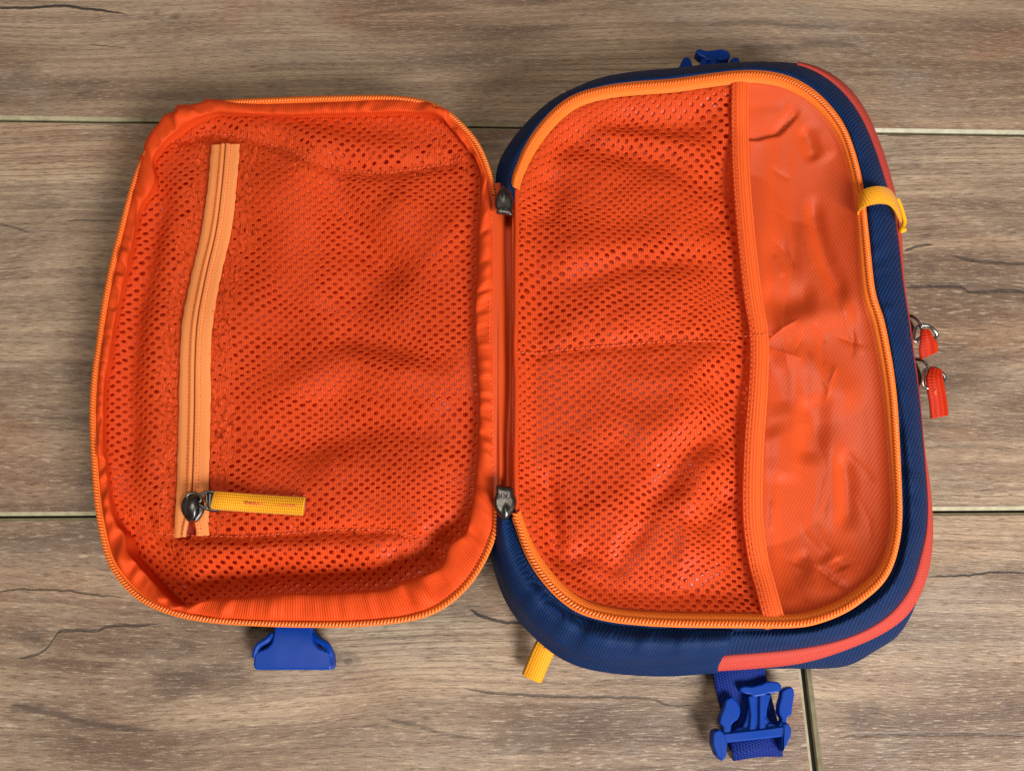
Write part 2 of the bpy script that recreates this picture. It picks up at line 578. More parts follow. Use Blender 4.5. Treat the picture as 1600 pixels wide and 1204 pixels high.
def wood_material():
    t = NT('laminate_wood')
    geo = t.n('ShaderNodeNewGeometry')
    sep = t.n('ShaderNodeSeparateXYZ')
    t.l(geo.outputs['Position'], sep.inputs[0])
    x, y = sep.outputs[0], sep.outputs[1]
    oi = t.n('ShaderNodeAttribute', attribute_type='OBJECT', attribute_name='grain_shift')
    rnd = oi.outputs['Fac']
    xs = t.math('ADD', x, rnd)
    # slow wander of the grain
    w1_ = t.noise(t.comb(t.math('MULTIPLY', xs, 2.6), t.math('MULTIPLY', y, 7.0), rnd), 1.0, 2, 0.5)
    w2_ = t.noise(t.comb(t.math('MULTIPLY', xs, 9.0), t.math('MULTIPLY', y, 40.0), rnd), 1.0, 2, 0.5)
    yw = t.math('ADD', y, t.math('ADD', t.math('MULTIPLY_ADD', w1_, 0.05, -0.025), t.math('MULTIPLY_ADD', w2_, 0.006, -0.003)))
    ga = t.noise(t.comb(t.math('MULTIPLY', xs, 7.0), t.math('MULTIPLY', yw, 210.0), rnd), 1.0, 6, 0.62)
    gb = t.noise(t.comb(t.math('MULTIPLY', xs, 3.2), t.math('MULTIPLY', yw, 46.0), rnd), 1.0, 5, 0.6, 0.0)
    tone = t.noise(t.comb(t.math('MULTIPLY', xs, 5.0), t.math('MULTIPLY', y, 11.0), rnd), 1.0, 4, 0.55, 0.6)
    pores = t.noise(t.comb(t.math('MULTIPLY', xs, 170.0), t.math('MULTIPLY', yw, 1500.0), rnd), 1.0, 3, 0.6)
    speck = t.noise(geo.outputs['Position'], 1500, 2, 0.6)
    rings = t.math('SINE', t.math('MULTIPLY', yw, 1750.0))
    rings = t.mapr(rings, 0.55, 1.0, 0.0, 1.0)
    figure = t.math('MULTIPLY', rings, t.mapr(tone, 0.45, 0.62, 0.0, 1.0))
    LIGHT = srgb(196, 168, 138); MID = srgb(160, 132, 107); DARK = srgb(104, 81, 66); RUST = srgb(154, 110, 80); GREY = srgb(150, 134, 120)
    patch = t.noise(t.comb(t.math('MULTIPLY', xs, 7.0), t.math('MULTIPLY', y, 16.0), t.math('ADD', rnd, 4.0)), 1.0, 4, 0.6, 0.8)
    smudge = t.noise(t.comb(t.math('MULTIPLY', xs, 11.0), t.math('MULTIPLY', yw, 34.0), t.math('ADD', rnd, 9.0)), 1.0, 5, 0.65, 0.3)
    c = t.mix(t.mapr(gb, 0.34, 0.64, 0, 1), DARK, MID)
    c = t.mix(t.mapr(tone, 0.40, 0.66, 0, 0.85), c, LIGHT)
    c = t.mix(t.mapr(patch, 0.50, 0.70, 0, 0.5), c, RUST)
    c = t.mix(t.mapr(patch, 0.46, 0.30, 0, 0.5), c, GREY)
    c = t.mix(t.mapr(ga, 0.60, 0.36, 0, 0.42), c, DARK)
    c = t.mix(t.mapr(ga, 0.53, 0.72, 0, 0.32), c, LIGHT)
    c = t.mix(t.mapr(smudge, 0.56, 0.74, 0, 0.75), c, srgb(84, 66, 56))
    c = t.mix(t.math('MULTIPLY', figure, 0.5), c, DARK)
    c = t.mix(t.mapr(pores, 0.53, 0.68, 0, 0.62), c, srgb(82, 64, 52))
    c = t.mix(t.mapr(pores, 0.45, 0.29, 0, 0.52), c, srgb(206, 184, 156))
    c = t.mix(t.mapr(speck, 0.55, 0.75, 0, 0.3), c, srgb(206, 186, 160))
    c = t.mix(t.mapr(speck, 0.45, 0.28, 0, 0.3), c, srgb(84, 66, 54))
    jagn = t.noise(t.comb(t.math('MULTIPLY', x, 170.0), t.math('MULTIPLY', y, 60.0)), 1.0, 4, 0.65)
    jag = t.math('MULTIPLY_ADD', jagn, 0.0020, -0.0010)
    cracks = [
        ([(-20, 12), (50, 12), (95, 9), (130, 13), (165, 17), (212, 25)], 7, 1.0, 0.9),
        ([(138, 70), (170, 72), (205, 76)], 2.5, 1.0, 0.5),
        ([(-10, 924), (50, 920), (100, 922), (150, 929), (205, 933)], 3, 1.0, 0.7),
        ([(22, 1028), (55, 1022), (72, 1012), (84, 996), (96, 985), (125, 984), (152, 984), (168, 978), (215, 976), (262, 973)], 5, 1.0, 0.65),
        ([(10, 1098), (60, 1108), (110, 1120), (160, 1131), (210, 1138), (260, 1141)], 6, 1.7, 0.42),
        ([(715, 1071), (760, 1080), (830, 1085), (900, 1088), (960, 1088), (1010, 1090), (1060, 1102), (1110, 1096)], 4, 1.1, 0.6),
        ([(732, 950), (760, 964), (790, 971), (830, 972)], 5, 1.0, 0.85),
        ([(600, 1122), (660, 1134), (700, 1147), (760, 1152)], 4, 1.5, 0.4),
        ([(1412, 392), (1435, 384), (1460, 381)], 5, 1.3, 0.7),
        ([(1485, 398), (1520, 406), (1560, 410), (1640, 413)], 6, 1.5, 0.6),
        ([(1408, 450), (1450, 447), (1500, 448), (1520, 456), (1560, 454), (1640, 457)], 6, 1.4, 0.65),
        ([(1445, 900), (1510, 898), (1556, 893), (1640, 896)], 3.2, 1.0, 0.8),
        ([(1300, 1152), (1400, 1147), (1500, 1146), (1620, 1150)], 4, 1.6, 0.35),
        ([(100, 345), (150, 344), (190, 348)], 3, 1.3, 0.5),
        ([(-10, 348), (25, 356), (48, 364)], 4, 1.4, 0.5),
        ([(1380, 212), (1480, 209), (1560, 211), (1620, 217)], 5, 1.2, 0.6),
        ([(1150, 72), (1220, 74), (1290, 68), (1350, 78)], 9, 2.2, 0.35),
        ([(1100, 46), (1180, 34), (1260, 42), (1340, 36)], 6, 2.4, 0.3),
        ([(1440, 700), (1500, 696), (1600, 702)], 5, 2.0, 0.3),
        ([(540, 30), (600, 18), (690, 12), (760, 16)], 5, 2.2, 0.3),
    ]
    crk = None
    for pts, wd, soft, op in cracks:
        m = t.math('MULTIPLY', crack_mask(t, x, y, jag, pts, wd, soft), op)
        crk = m if crk is None else t.math('MAXIMUM', crk, m)
    spots = [(52, 998, 20, 0.55), (545, 1035, 20, 0.55), (245, 20, 11, 0.6), (275, 26, 11, 0.55), (1346, 1120, 26, 0.45), (1372, 1108, 14, 0.4),
             (1576, 1100, 12, 0.4), (1580, 418, 10, 0.4), (210, 62, 12, 0.35), (1450, 415, 12, 0.35), (1420, 925, 18, 0.3), (1170, 78, 16, 0.3), (40, 110, 30, 0.3)]
    spn = t.noise(geo.outputs['Position'], 110, 4, 0.6)
    spm = None
    for u, v, r, op in spots:
        c0 = W(u, v, 0.0); rr = r * 0.00036
        dx = t.math('SUBTRACT', x, float(c0[0])); dy = t.math('MULTIPLY', t.math('SUBTRACT', y, float(c0[1])), 1.25)
        d = t.math('SQRT', t.math('ADD', t.math('MULTIPLY', dx, dx), t.math('MULTIPLY', dy, dy)))
        d = t.math('DIVIDE', t.math('ADD', d, t.math('MULTIPLY_ADD', spn, 0.012, -0.006)), rr)
        m = t.mapr(d, 0.25, 1.15, op, 0.0)
        rg = t.math('MULTIPLY_ADD', t.math('SINE', t.math('MULTIPLY', d, 11.0)), 0.22, 0.78)
        m = t.math('MULTIPLY', m, rg)
        spm = m if spm is None else t.math('MAXIMUM', spm, m)
    c = t.mix(spm, c, srgb(70, 58, 54))
    c = t.mix(crk, c, srgb(40, 38, 38))
    t.l(c, t.b.inputs['Base Color'])
    t.l(t.mapr(ga, 0.3, 0.7, 0.56, 0.44), t.b.inputs['Roughness'])
    t.b.inputs['Specular IOR Level'].default_value = 0.3
    h = t.math('ADD', t.math('MULTIPLY', ga, 0.6), t.math('MULTIPLY', pores, 0.7))
    h = t.math('SUBTRACT', h, t.math('MULTIPLY', crk, 0.9))
    t.bump(h, 0.6, 0.0008)
    return t.m


def edge_material():
    t = NT('laminate_bevel')
    geo = t.n('ShaderNodeNewGeometry')
    nz = t.noise(geo.outputs['Position'], 240, 4)
    t.l(t.mix(t.mapr(nz, 0.3, 0.7, 0, 1), srgb(150, 138, 108), srgb(172, 160, 128)), t.b.inputs['Base Color'])
    t.b.inputs['Roughness'].default_value = 0.5
    return t.m


M['wood'] = wood_material()
M['bevel'] = edge_material()
t = NT('floor_underlay')
t.b.inputs['Base Color'].default_value = (0.018, 0.016, 0.013, 1)
t.b.inputs['Roughness'].default_value = 0.8
M['under'] = t.m

BX = 1.2
floor = new_mesh('floor', [(-BX, -BX, -0.0045), (BX, -BX, -0.0045), (BX, BX, -0.0045), (-BX, BX, -0.0045)], [(0, 1, 2, 3)], M['under'], None, None, False)
floor['kind'] = 'structure'


def plank(corners, shift):
    """corners (world xy, counter-clockwise); chamfered edges round the top face"""
    p = np.array(corners, float)
    a = 0.0018
    q = offset_poly(p, a)
    q2 = offset_poly(p, 0.0002)
    z1, zc, zb = 0.0, -0.0015, -0.0044
    V = [(*k, z1) for k in q] + [(*k, zc) for k in q2] + [(*k, zb) for k in q2]
    f = [(0, 1, 2, 3)]
    for r in (0, 4):
        for k in range(4):
            k2 = (k + 1) % 4
            f.append((r + k2, r + k, r + 4 + k, r + 4 + k2))
    o = new_mesh('plank', V, f, M['wood'], floor, None, False)
    o.data.materials.append(M['bevel'])
    for i, pl in enumerate(o.data.polygons):
        pl.material_index = 0 if i == 0 else 1
    o['grain_shift'] = shift
    return o


def line_pt(a, b, x):
    A = W(*a, 0.0); B = W(*b, 0.0)
    return (x, A[1] + (B[1] - A[1]) * (x - A[0]) / (B[0] - A[0]))


J1 = ((0, 186), (1600, 209)); J2 = ((0, 807), (1600, 798))
jl1, jr1 = line_pt(*J1, -BX), line_pt(*J1, BX)
jl2, jr2 = line_pt(*J2, -BX), line_pt(*J2, BX)
vA = W(1257, 1045, 0.0); vB = W(1276, 1204, 0.0)
vd = (vB - vA)[:2]
def on_v(y):
    return (vA[0] + vd[0] * (y - vA[1]) / vd[1], y)
jm2 = on_v(line_pt(*J2, 0.17)[1])
jb = on_v(-0.30)
G = 0.00055
up = lambda p, d: (p[0], p[1] + d)
rt = lambda p, d: (p[0] + d, p[1])
plank([up(jl1, G), up(jr1, G), (BX, 0.42), (-BX, 0.42)], 3.1)
plank([up(jl2, G), up(jr2, G), up(jr1, -G), up(jl1, -G)], 11.7)
plank([(-BX, -0.30), rt(jb, -G * 2.2), up(rt(jm2, -G * 2.2), -G), up(jl2, -G)], 5.4)
plank([rt(jb, G * 2.2), (BX, -0.30), up(jr2, -G), up(rt(jm2, G * 2.2), -G)], 7.9)
plank([(-BX, -0.55), (BX, -0.55), (BX, -0.3012), (-BX, -0.3012)], 8.3)
plank([(-BX, 0.4212), (BX, 0.4212), (BX, 0.68), (-BX, 0.68)], 2.2)

# ------------------------------------------------------------------ the bag
bag = bpy.data.objects.new('sling_bag', None)
COL.objects.link(bag)
bag.location = (0, 0, 0)
bag['label'] = 'navy bag with bright orange mesh pockets lying unzipped and opened flat on the wooden floor'
bag['category'] = 'bag'

MM = 0.001
# ---- outlines in photo pixels
CB = (1105.0, 545.0)     # body
CL = (460.0, 565.0)      # lid
ZIP_OUT = Contour([(800, 290), (808, 260), (822, 228), (840, 200), (865, 172), (895, 150), (925, 140), (960, 133), (1000, 129), (1050, 125), (1100, 118), (1150, 112), (1190, 112), (1230, 120), (1265, 138), (1295, 165), (1320, 200), (1335, 240), (1347, 290), (1352, 330), (1356, 370), (1363, 440), (1369, 470), (1379, 500), (1391, 560), (1399, 620), (1403, 680), (1406, 740), (1408, 800), (1405, 840), (1395, 880), (1378, 910), (1350, 935), (1320, 955), (1280, 971), (1240, 978), (1150, 978), (1060, 977), (1000, 974), (950, 968), (905, 955), (870, 930), (840, 895), (820, 860), (806, 820), (800, 790), (799, 600), (799, 400)], CB)
C1 = Contour([(774, 310), (777, 262), (790, 233), (812, 203), (840, 174), (870, 151), (905, 134), (940, 121), (990, 112), (1050, 107), (1100, 101), (1160, 97), (1210, 97), (1255, 104), (1290, 121), (1320, 147), (1345, 182), (1365, 227), (1380, 272), (1394, 320), (1403, 370), (1411, 440), (1420, 500), (1428, 560), (1436, 620), (1441, 680), (1446, 740), (1449, 790), (1447, 830), (1440, 862), (1428, 905), (1412, 934), (1388, 961), (1350, 985), (1300, 1003), (1240, 1014), (1180, 1020), (1128, 1024), (1050, 1034), (980, 1036), (915, 1026), (870, 1005), (832, 975), (803, 940), (783, 900), (773, 860), (772, 810), (774, 600)], CB)
C2 = Contour([(776, 310), (779, 262), (792, 236), (814, 206), (842, 177), (872, 154), (907, 137), (942, 124), (992, 115), (1050, 110), (1100, 104), (1160, 99), (1215, 97), (1257, 101), (1296, 116), (1328, 142), (1353, 177), (1373, 223), (1388, 268), (1400, 318), (1407, 370), (1410, 440), (1417, 500), (1425, 560), (1433, 620), (1439, 680), (1449, 740), (1455, 795), (1456, 840), (1451, 885), (1438, 925), (1414, 962), (1372, 991), (1310, 1017), (1250, 1034), (1180, 1042), (1120, 1046), (1050, 1052), (980, 1050), (915, 1040), (870, 1020), (830, 986), (800, 950), (780, 906), (770, 860), (770, 810), (774, 600)], CB)
LOW = Contour([(780, 310), (784, 265), (797, 240), (819, 210), (846, 181), (876, 158), (911, 141), (946, 128), (994, 119), (1050, 114), (1100, 108), (1160, 103), (1215, 101), (1255, 106), (1290, 122), (1320, 148), (1345, 183), (1365, 228), (1380, 273), (1390, 320), (1398, 370), (1402, 440), (1410, 500), (1418, 560), (1426, 620), (1432, 680), (1440, 740), (1446, 795), (1447, 840), (1444, 885), (1434, 935), (1420, 968), (1400, 996), (1368, 1016), (1330, 1038), (1286, 1044), (1200, 1044), (1120, 1047), (1050, 1050), (980, 1048), (915, 1037), (872, 1017), (834, 982), (805, 946), (785, 903), (775, 860), (775, 810), (778, 600)], CB)
LID_OUT = Contour([(778, 800), (776, 832), (761, 872), (736, 912), (700, 946), (660, 965), (610, 974), (540, 979), (450, 979), (360, 975), (300, 968), (255, 956), (215, 936), (185, 906), (165, 870), (150, 800), (143, 720), (140, 650), (143, 590), (150, 540), (158, 480), (172, 410), (190, 340), (207, 280), (225, 236), (246, 205), (272, 180), (310, 162), (345, 157), (400, 154), (480, 151), (560, 149), (620, 150), (665, 157), (700, 173), (726, 196), (748, 223), (763, 256), (773, 292), (777, 340), (777, 560)], CL)
BIND_IN = Contour([(735, 800), (727, 832), (702, 850), (690, 880), (668, 893), (640, 899), (600, 913), (540, 917), (490, 919), (440, 919), (380, 926), (340, 927), (288, 940), (262, 925), (240, 905), (215, 880), (200, 860), (196, 835), (181, 815), (173, 780), (166, 730), (162, 680), (164, 600), (172, 560), (180, 500), (196, 430), (207, 380), (217, 330), (240, 292), (243, 272), (237, 255), (247, 235), (264, 215), (292, 194), (316, 182), (340, 176), (370, 178), (450, 180), (540, 178), (600, 176), (650, 176), (688, 184), (716, 214), (742, 248), (751, 290), (748, 340), (745, 420), (742, 470), (744, 560), (748, 640), (745, 720), (741, 760)], CL, 1.0)
BIND_IN.r = BIND_IN.r + 7.0 * sstep(0.75, 0.98, np.sin(BIND_IN.g))
BIND_OUT = Contour([(771, 800), (766, 834), (750, 872), (726, 908), (692, 938), (655, 956), (610, 965), (540, 970), (450, 970), (360, 967), (300, 959), (258, 946), (222, 926), (195, 898), (176, 866), (161, 800), (153, 720), (150, 650), (153, 590), (159, 540), (168, 480), (182, 410), (199, 340), (213, 282), (226, 240), (246, 208), (270, 184), (306, 166), (345, 160), (400, 163), (480, 161), (560, 158), (620, 155), (655, 160), (690, 174), (716, 198), (738, 228), (753, 260), (764, 296), (769, 340), (770, 560)], CL, 1.5)

ZR = 60 * MM                                    # height of the main opening


def z_rim(u, v):
    """height of the main opening's edge: it sags a little towards the middle of the right side"""
    return ZR + 0 * np.asarray(u)


def z_lid(u, v):
    return (30 + 25 * np.clip((np.asarray(u, float) - 140) / 640.0, 0, 1)) * MM


A = np.linspace(-np.pi, np.pi, 720, endpoint=False)


def ring(ct, a, z, off=0.0, k=1.0):
    p = ct.at(a, off, k)
    zz = z(p[:, 0], p[:, 1]) if callable(z) else z
    return W(p[:, 0], p[:, 1], zz)


# ---- navy body shell: rings from the zipper edge outwards and down to the floor
def body_rings(a, push=0.0, z_shift=0.0):
    zo = ZIP_OUT.rad(a); c1 = C1.rad(a); c2 = C2.rad(a); lo = LOW.rad(a)
    s_wave = 1.0 + 0.03 * noise(a * 7, a * 0, 5)
    rs = []

    def R(r, z):
        r = r + push
        u = CB[0] + r * np.cos(a); v = CB[1] + r * np.sin(a)
        q = W(u, v, z)
        rs.append(q)
    wr = 1.2 * MM * noise(a * 9, a * 0 + 3, 8) + 0.6 * MM * noise(a * 23, a * 0 + 1, 9)
    R(zo - 6, ZR - 1.2 * MM)
    R(zo + 1, ZR - 2.2 * MM)
    for s in (0.10, 0.22, 0.36, 0.5, 0.64, 0.76, 0.86, 0.94, 1.0):
        drop = 20 * MM * (1 - np.sqrt(np.maximum(0, 1 - s ** 2.2)))
        R(zo + (c1 - zo) * s + 0 * a, ZR - 1.0 * MM - drop - 5.0 * MM * math.exp(-((s - 0.1) / 0.22) ** 2) * sstep(0.1, 0.6, np.sin(a)) + 1.2 * MM * math.sin(math.pi * min(1, s * 1.6)) + wr * math.sin(math.pi * s) * np.clip((c1 - zo) / 40, 0, 1.5))
    R(c1 * 0.55 + c2 * 0.45, ZR - 25 * MM + 0 * a)
    R(c2, ZR - 29 * MM + 0 * a)
    R(c2 * 0.3 + lo * 0.7, ZR - 36 * MM + wr)
    R(lo, ZR - 42 * MM + wr)
    hv = CB[1] + c1 * np.sin(a)
    hg = np.where(np.cos(a) < 0, sstep(296, 316, hv) * (1 - sstep(782, 802, hv)), 0)
    for i, q in enumerate(rs):
        q[:, 2] -= hg * np.maximum(0, q[:, 2] - 38 * MM)
    base = rs[-1]
    cen = W(CB[0], CB[1], 0.018)
    for k, z in ((0.995, 12), (0.975, 6), (0.94, 2.5), (0.88, 1.0)):
        q = base.copy()
        q[:, :2] = cen[:2] + (q[:, :2] - cen[:2]) * k
        q[:, 2] = z * MM
        rs.append(q)
    return np.array(rs)


shell = loft('body_shell', body_rings(A), M['navy'], bag, True, True)

# lower left panel of a finer cloth, its edge lying 0.6 mm proud of the shell
a0 = math.atan2(1005 - CB[1], 1138 - CB[0]); a1 = math.pi - 0.02
nrow = 13
pr = []
for i in range(nrow):
    f_ = i / (nrow - 1.0)
    ex, ey = 1147 - 30 * f_, 978 + 70 * f_
    ap = np.linspace(math.atan2(ey - CB[1], ex - CB[0]), a1 + 0.6, 420)
    k = np.linspace(0, 1, 420)
    lip = 0.45 + 1.1 * np.clip(k / 0.005, 0, 1) - 0.3 * np.clip((k - 0.01) / 0.05, 0, 1)
    row = body_rings(ap, 4.0)[2 + i]
    uu = CB[0] + C1.rad(ap) * np.cos(ap)
    cre = ridge(uu, np.full(420, f_ * 100.0), [(830, 30), (900, 45), (1000, 55), (1080, 75)], 9, 1.0) + ridge(uu, np.full(420, f_ * 100.0), [(880, 60), (960, 80), (1050, 88)], 8, 0.8)
    row[:, 2] += (1.3 * lip + 1.0 * noise(k * 10, k * 0 + f_ * 2.2, 12) * math.sin(math.pi * f_) - 2.6 * cre) * MM
    pr.append(row)
pr = np.array(pr)
panel = loft('side_panel', pr, M['navy_fine'], shell, False)

# coral zipper tape along the side
ac = np.linspace(math.atan2(101 - CB[1], 1245 - CB[0]), math.atan2(1044 - CB[1], 1122 - CB[0]), 360)
c1, c2 = C1.rad(ac), C2.rad(ac)
rr = []
for s, z, po in ((-0.03, 22.0, -2.0), (0.0, 20.9, 2.2), (0.45, 23.9, 4.0), (0.5, 24.4, 3.4), (0.55, 24.8, 4.0), (0.97, 27.6, 3.4), (1.02, 29.2, -1.0)):
    r = c1 * (1 - s) + c2 * s + po * 0.8
    rr.append(W(CB[0] + r * np.cos(ac), CB[1] + r * np.sin(ac), ZR - (z - 0.7) * MM))
side_zip = loft('side_zipper', np.array(rr), M['coral'], bag, False)

# ---- main zipper: tape and coil
ZT = [(-20, -1.8), (-16, -0.6), (-12, 0.0), (-5, 0.2), (0, -0.1), (2.5, -0.8)]
AZ = A
za0 = math.atan2(803 - CB[1], 806 - CB[0]); za1 = math.atan2(288 - CB[1], 800 - CB[0])
AZ = np.linspace(za1, za0, 700)
zw = 0.8 + 0.2 * sstep(0, 0.05, np.linspace(0, 1, 700)) * sstep(0, 0.05, np.linspace(1, 0, 700))
main_zip = loft('main_zipper', np.array([ring(ZIP_OUT, AZ, ZR + dz * MM, d * zw) for d, dz in ZT]), M['tape_out'], bag, False)


def coil_path(p3, pitch, r_side, r_up, seg=8, closed=True):
    L = length(p3, closed)
    n = int(L / pitch) * seg
    P = resample(p3, n, closed)
    T = np.roll(P, -1, 0) - np.roll(P, 1, 0)
    T /= np.linalg.norm(T, axis=1)[:, None]
    S = np.cross(np.array([0, 0, 1.0]), T); S /= np.linalg.norm(S, axis=1)[:, None]
    ph = np.arange(n) * 2 * math.pi / seg
    Q = P + S * (np.cos(ph) * r_side)[:, None]
    Q[:, 2] += np.sin(ph) * r_up
    return Q


def tube(name, Q, r, mat, parent, sides=5, closed=True):
    """tube along a tightly wound path (frames from the path itself)"""
    n = len(Q)
    T = np.roll(Q, -1, 0) - np.roll(Q, 1, 0)
    if not closed:
        T[0] = Q[1] - Q[0]; T[-1] = Q[-1] - Q[-2]
    T /= np.linalg.norm(T, axis=1)[:, None] + 1e-12
    ref = np.where(np.abs(T[:, 2:3]) > 0.9, np.array([[1.0, 0, 0]]), np.array([[0, 0, 1.0]]))
    X = np.cross(T, ref); X /= np.linalg.norm(X, axis=1)[:, None]
    Y = np.cross(T, X)
    an = np.arange(sides) * 2 * math.pi / sides
    V = Q[:, None] + r * (X[:, None] * np.cos(an)[None, :, None] + Y[:, None] * np.sin(an)[None, :, None])
    i, k = np.meshgrid(np.arange(n if closed else n - 1), np.arange(sides), indexing='ij')
    i2 = (i + 1) % n; k2 = (k + 1) % sides
    f = np.stack([i * sides + k, i2 * sides + k, i2 * sides + k2, i * sides + k2], -1).reshape(-1, 4)
    return new_mesh(name, V.reshape(-1, 3), f, mat, parent)


def teeth(name, p3, pitch, half_w, height, mat, parent):
    """rounded coil loops lying side by side, slightly slanted, along a closed path"""
    L = length(p3)
    n = int(L / pitch)
    P = resample(p3, n)
    T = np.gradient(P, axis=0); T /= np.linalg.norm(T, axis=1)[:, None]
    S = np.cross(np.array([0, 0, 1.0]), T); S /= np.linalg.norm(S, axis=1)[:, None]
    U = np.cross(T, S)
    # unit bead: low-poly capsule 6 x 4
    V, F_ = [], []
    rows = [(-1.0, 0.0), (-0.86, 0.62), (-0.45, 0.98), (0.3, 1.0), (0.8, 0.86), (1.12, 0.45), (1.2, 0.0)]
    unit = []
    for s, r in rows:
        for k in range(6):
            an = 2 * math.pi * k / 6
            unit.append((s, math.cos(an) * r, math.sin(an) * r))
    unit = np.array(unit)
    uf = []
    for i in range(len(rows) - 1):
        for k in range(6):
            k2 = (k + 1) % 6
            uf.append((i * 6 + k, i * 6 + k2, (i + 1) * 6 + k2, (i + 1) * 6 + k))
    uf = np.array(uf)
    D = S + 0.6 * T; D /= np.linalg.norm(D, axis=1)[:, None]
    E = np.cross(U, D)
    V = P[:, None] + D[:, None] * (unit[:, 0] * half_w)[None, :, None] + E[:, None] * (unit[:, 1] * pitch * 0.44)[None, :, None] + U[:, None] * (unit[:, 2] * height)[None, :, None]
    f = (uf[None] + (np.arange(n) * len(unit))[:, None, None]).reshape(-1, 4)
    o = new_mesh(name, V.reshape(-1, 3), f, mat, parent)
    o['kind'] = 'stuff'
    return o


teeth('zipper_teeth', ring(ZIP_OUT, np.linspace(za1, za0, 1440), ZR + 0.5 * MM, -5), 1.45 * MM, 1.25 * MM, 0.85 * MM, M['coil'], main_zip)

_q = np.linspace(-np.pi, np.pi, 180, endpoint=False)
_y = ZIP_OUT.at(_q)[:, 1]
_hg = np.where(np.cos(_q) < 0, sstep(286, 312, _y) * (1 - sstep(786, 806, _y)), 0)
ZIP_IN = Contour([tuple(p) for p in ZIP_OUT.at(_q, -17 + 12 * _hg)], CB)

# ---- elastic edge of the mesh pocket
EL = catmull([(1157, 118), (1156, 160), (1156, 200), (1158, 270), (1165, 360), (1176, 460), (1186, 525), (1185, 600), (1178, 700), (1176, 800), (1184, 870), (1197, 920), (1213, 980)], False, 20)


def el_x(v):
    return np.interp(v, EL[:, 1], EL[:, 0])


def mesh_z(u, v):
    """right-hand mesh pocket"""
    u = np.asarray(u, float); v = np.asarray(v, float)
    d = np.clip(ZIP_IN.depth(u, v), 0, 400)
    e = np.clip((el_x(v) - u), 0, 400)
    z = -2.5 - 3.5 * sstep(0, 40, d) + 3.0 * sstep(30, 170, d) * sstep(0, 120, e)
    z = z - 3.5 * (1 - sstep(0, 110, e)) * sstep(20, 120, d)
    z = z + 1.5 * noise(u / 105 + v / 210, v / 120 - u / 260, 21) * sstep(10, 60, d)
    z = z + 0.5 * noise(u / 46 + 3, v / 38 + u / 90, 22) * sstep(10, 60, d)
    R = lambda pts, wd, am: ridge(u, v, pts, wd, am * 1.15)
    z = z + R([(845, 235), (900, 212), (960, 222), (1040, 240), (1130, 300)], 16, -2.6)
    z = z + R([(930, 175), (1010, 185), (1080, 178), (1140, 185)], 16, -2.4)
    z = z + R([(900, 205), (1000, 203), (1080, 215), (1145, 235)], 12, 1.8)
    z = z + R([(850, 250), (870, 290), (850, 350)], 14, -2.0)
    z = z + R([(1140, 250), (1100, 300), (1135, 360)], 18, -1.6)
    z = z + R([(830, 440), (910, 425), (1000, 405), (1100, 400), (1150, 408)], 15, -2.2)
    z = z + R([(830, 400), (930, 380), (1060, 375)], 24, 2.0)
    z = z + R([(805, 548), (900, 538), (1010, 530), (1165, 525)], 9, -1.3)
    z = z + R([(1160, 530), (1080, 580), (960, 600)], 16, 1.6)
    z = z + R([(1150, 640), (1080, 700), (1020, 780), (960, 900)], 15, -2.8)
    z = z + R([(1130, 600), (1060, 650), (980, 700)], 26, 2.0)
    z = z + R([(1155, 700), (1110, 740), (1060, 810)], 16, 2.2)
    z = z + R([(1160, 760), (1120, 790), (1080, 830)], 14, -1.8)
    z = z + R([(850, 720), (866, 800), (872, 900)], 11, -2.6)
    z = z + R([(870, 880), (920, 860), (990, 900)], 10, -1.6)
    z = z + R([(900, 780), (960, 800), (1000, 840)], 24, 1.4)
    z = z + R([(1050, 850), (1100, 860), (1150, 850)], 22, 1.6)
    return ZR + z * MM


def gap_main(u, v):
    g = 2.8 + 3.6 * noise(u / 95 + 9, v / 85 + 2, 41) + 1.2 * noise(u / 40, v / 44, 42)
    for (cx, cy, rx, ry) in ((905, 360, 75, 45), (960, 290, 90, 40), (1050, 560, 110, 50), (985, 610, 90, 40), (900, 650, 80, 30), (835, 790, 26, 100), (960, 830, 70, 40), (1090, 850, 80, 40), (1040, 680, 60, 40), (1100, 330, 40, 30)):
        g = g - 5.0 * np.exp(-((u - cx) / rx) ** 2 - ((v - cy) / ry) ** 2)
    e = el_x(v) - u
    g = np.clip(g, 0.55, 8.5)
    return g + 3.0 * (1 - sstep(0, 45, e))


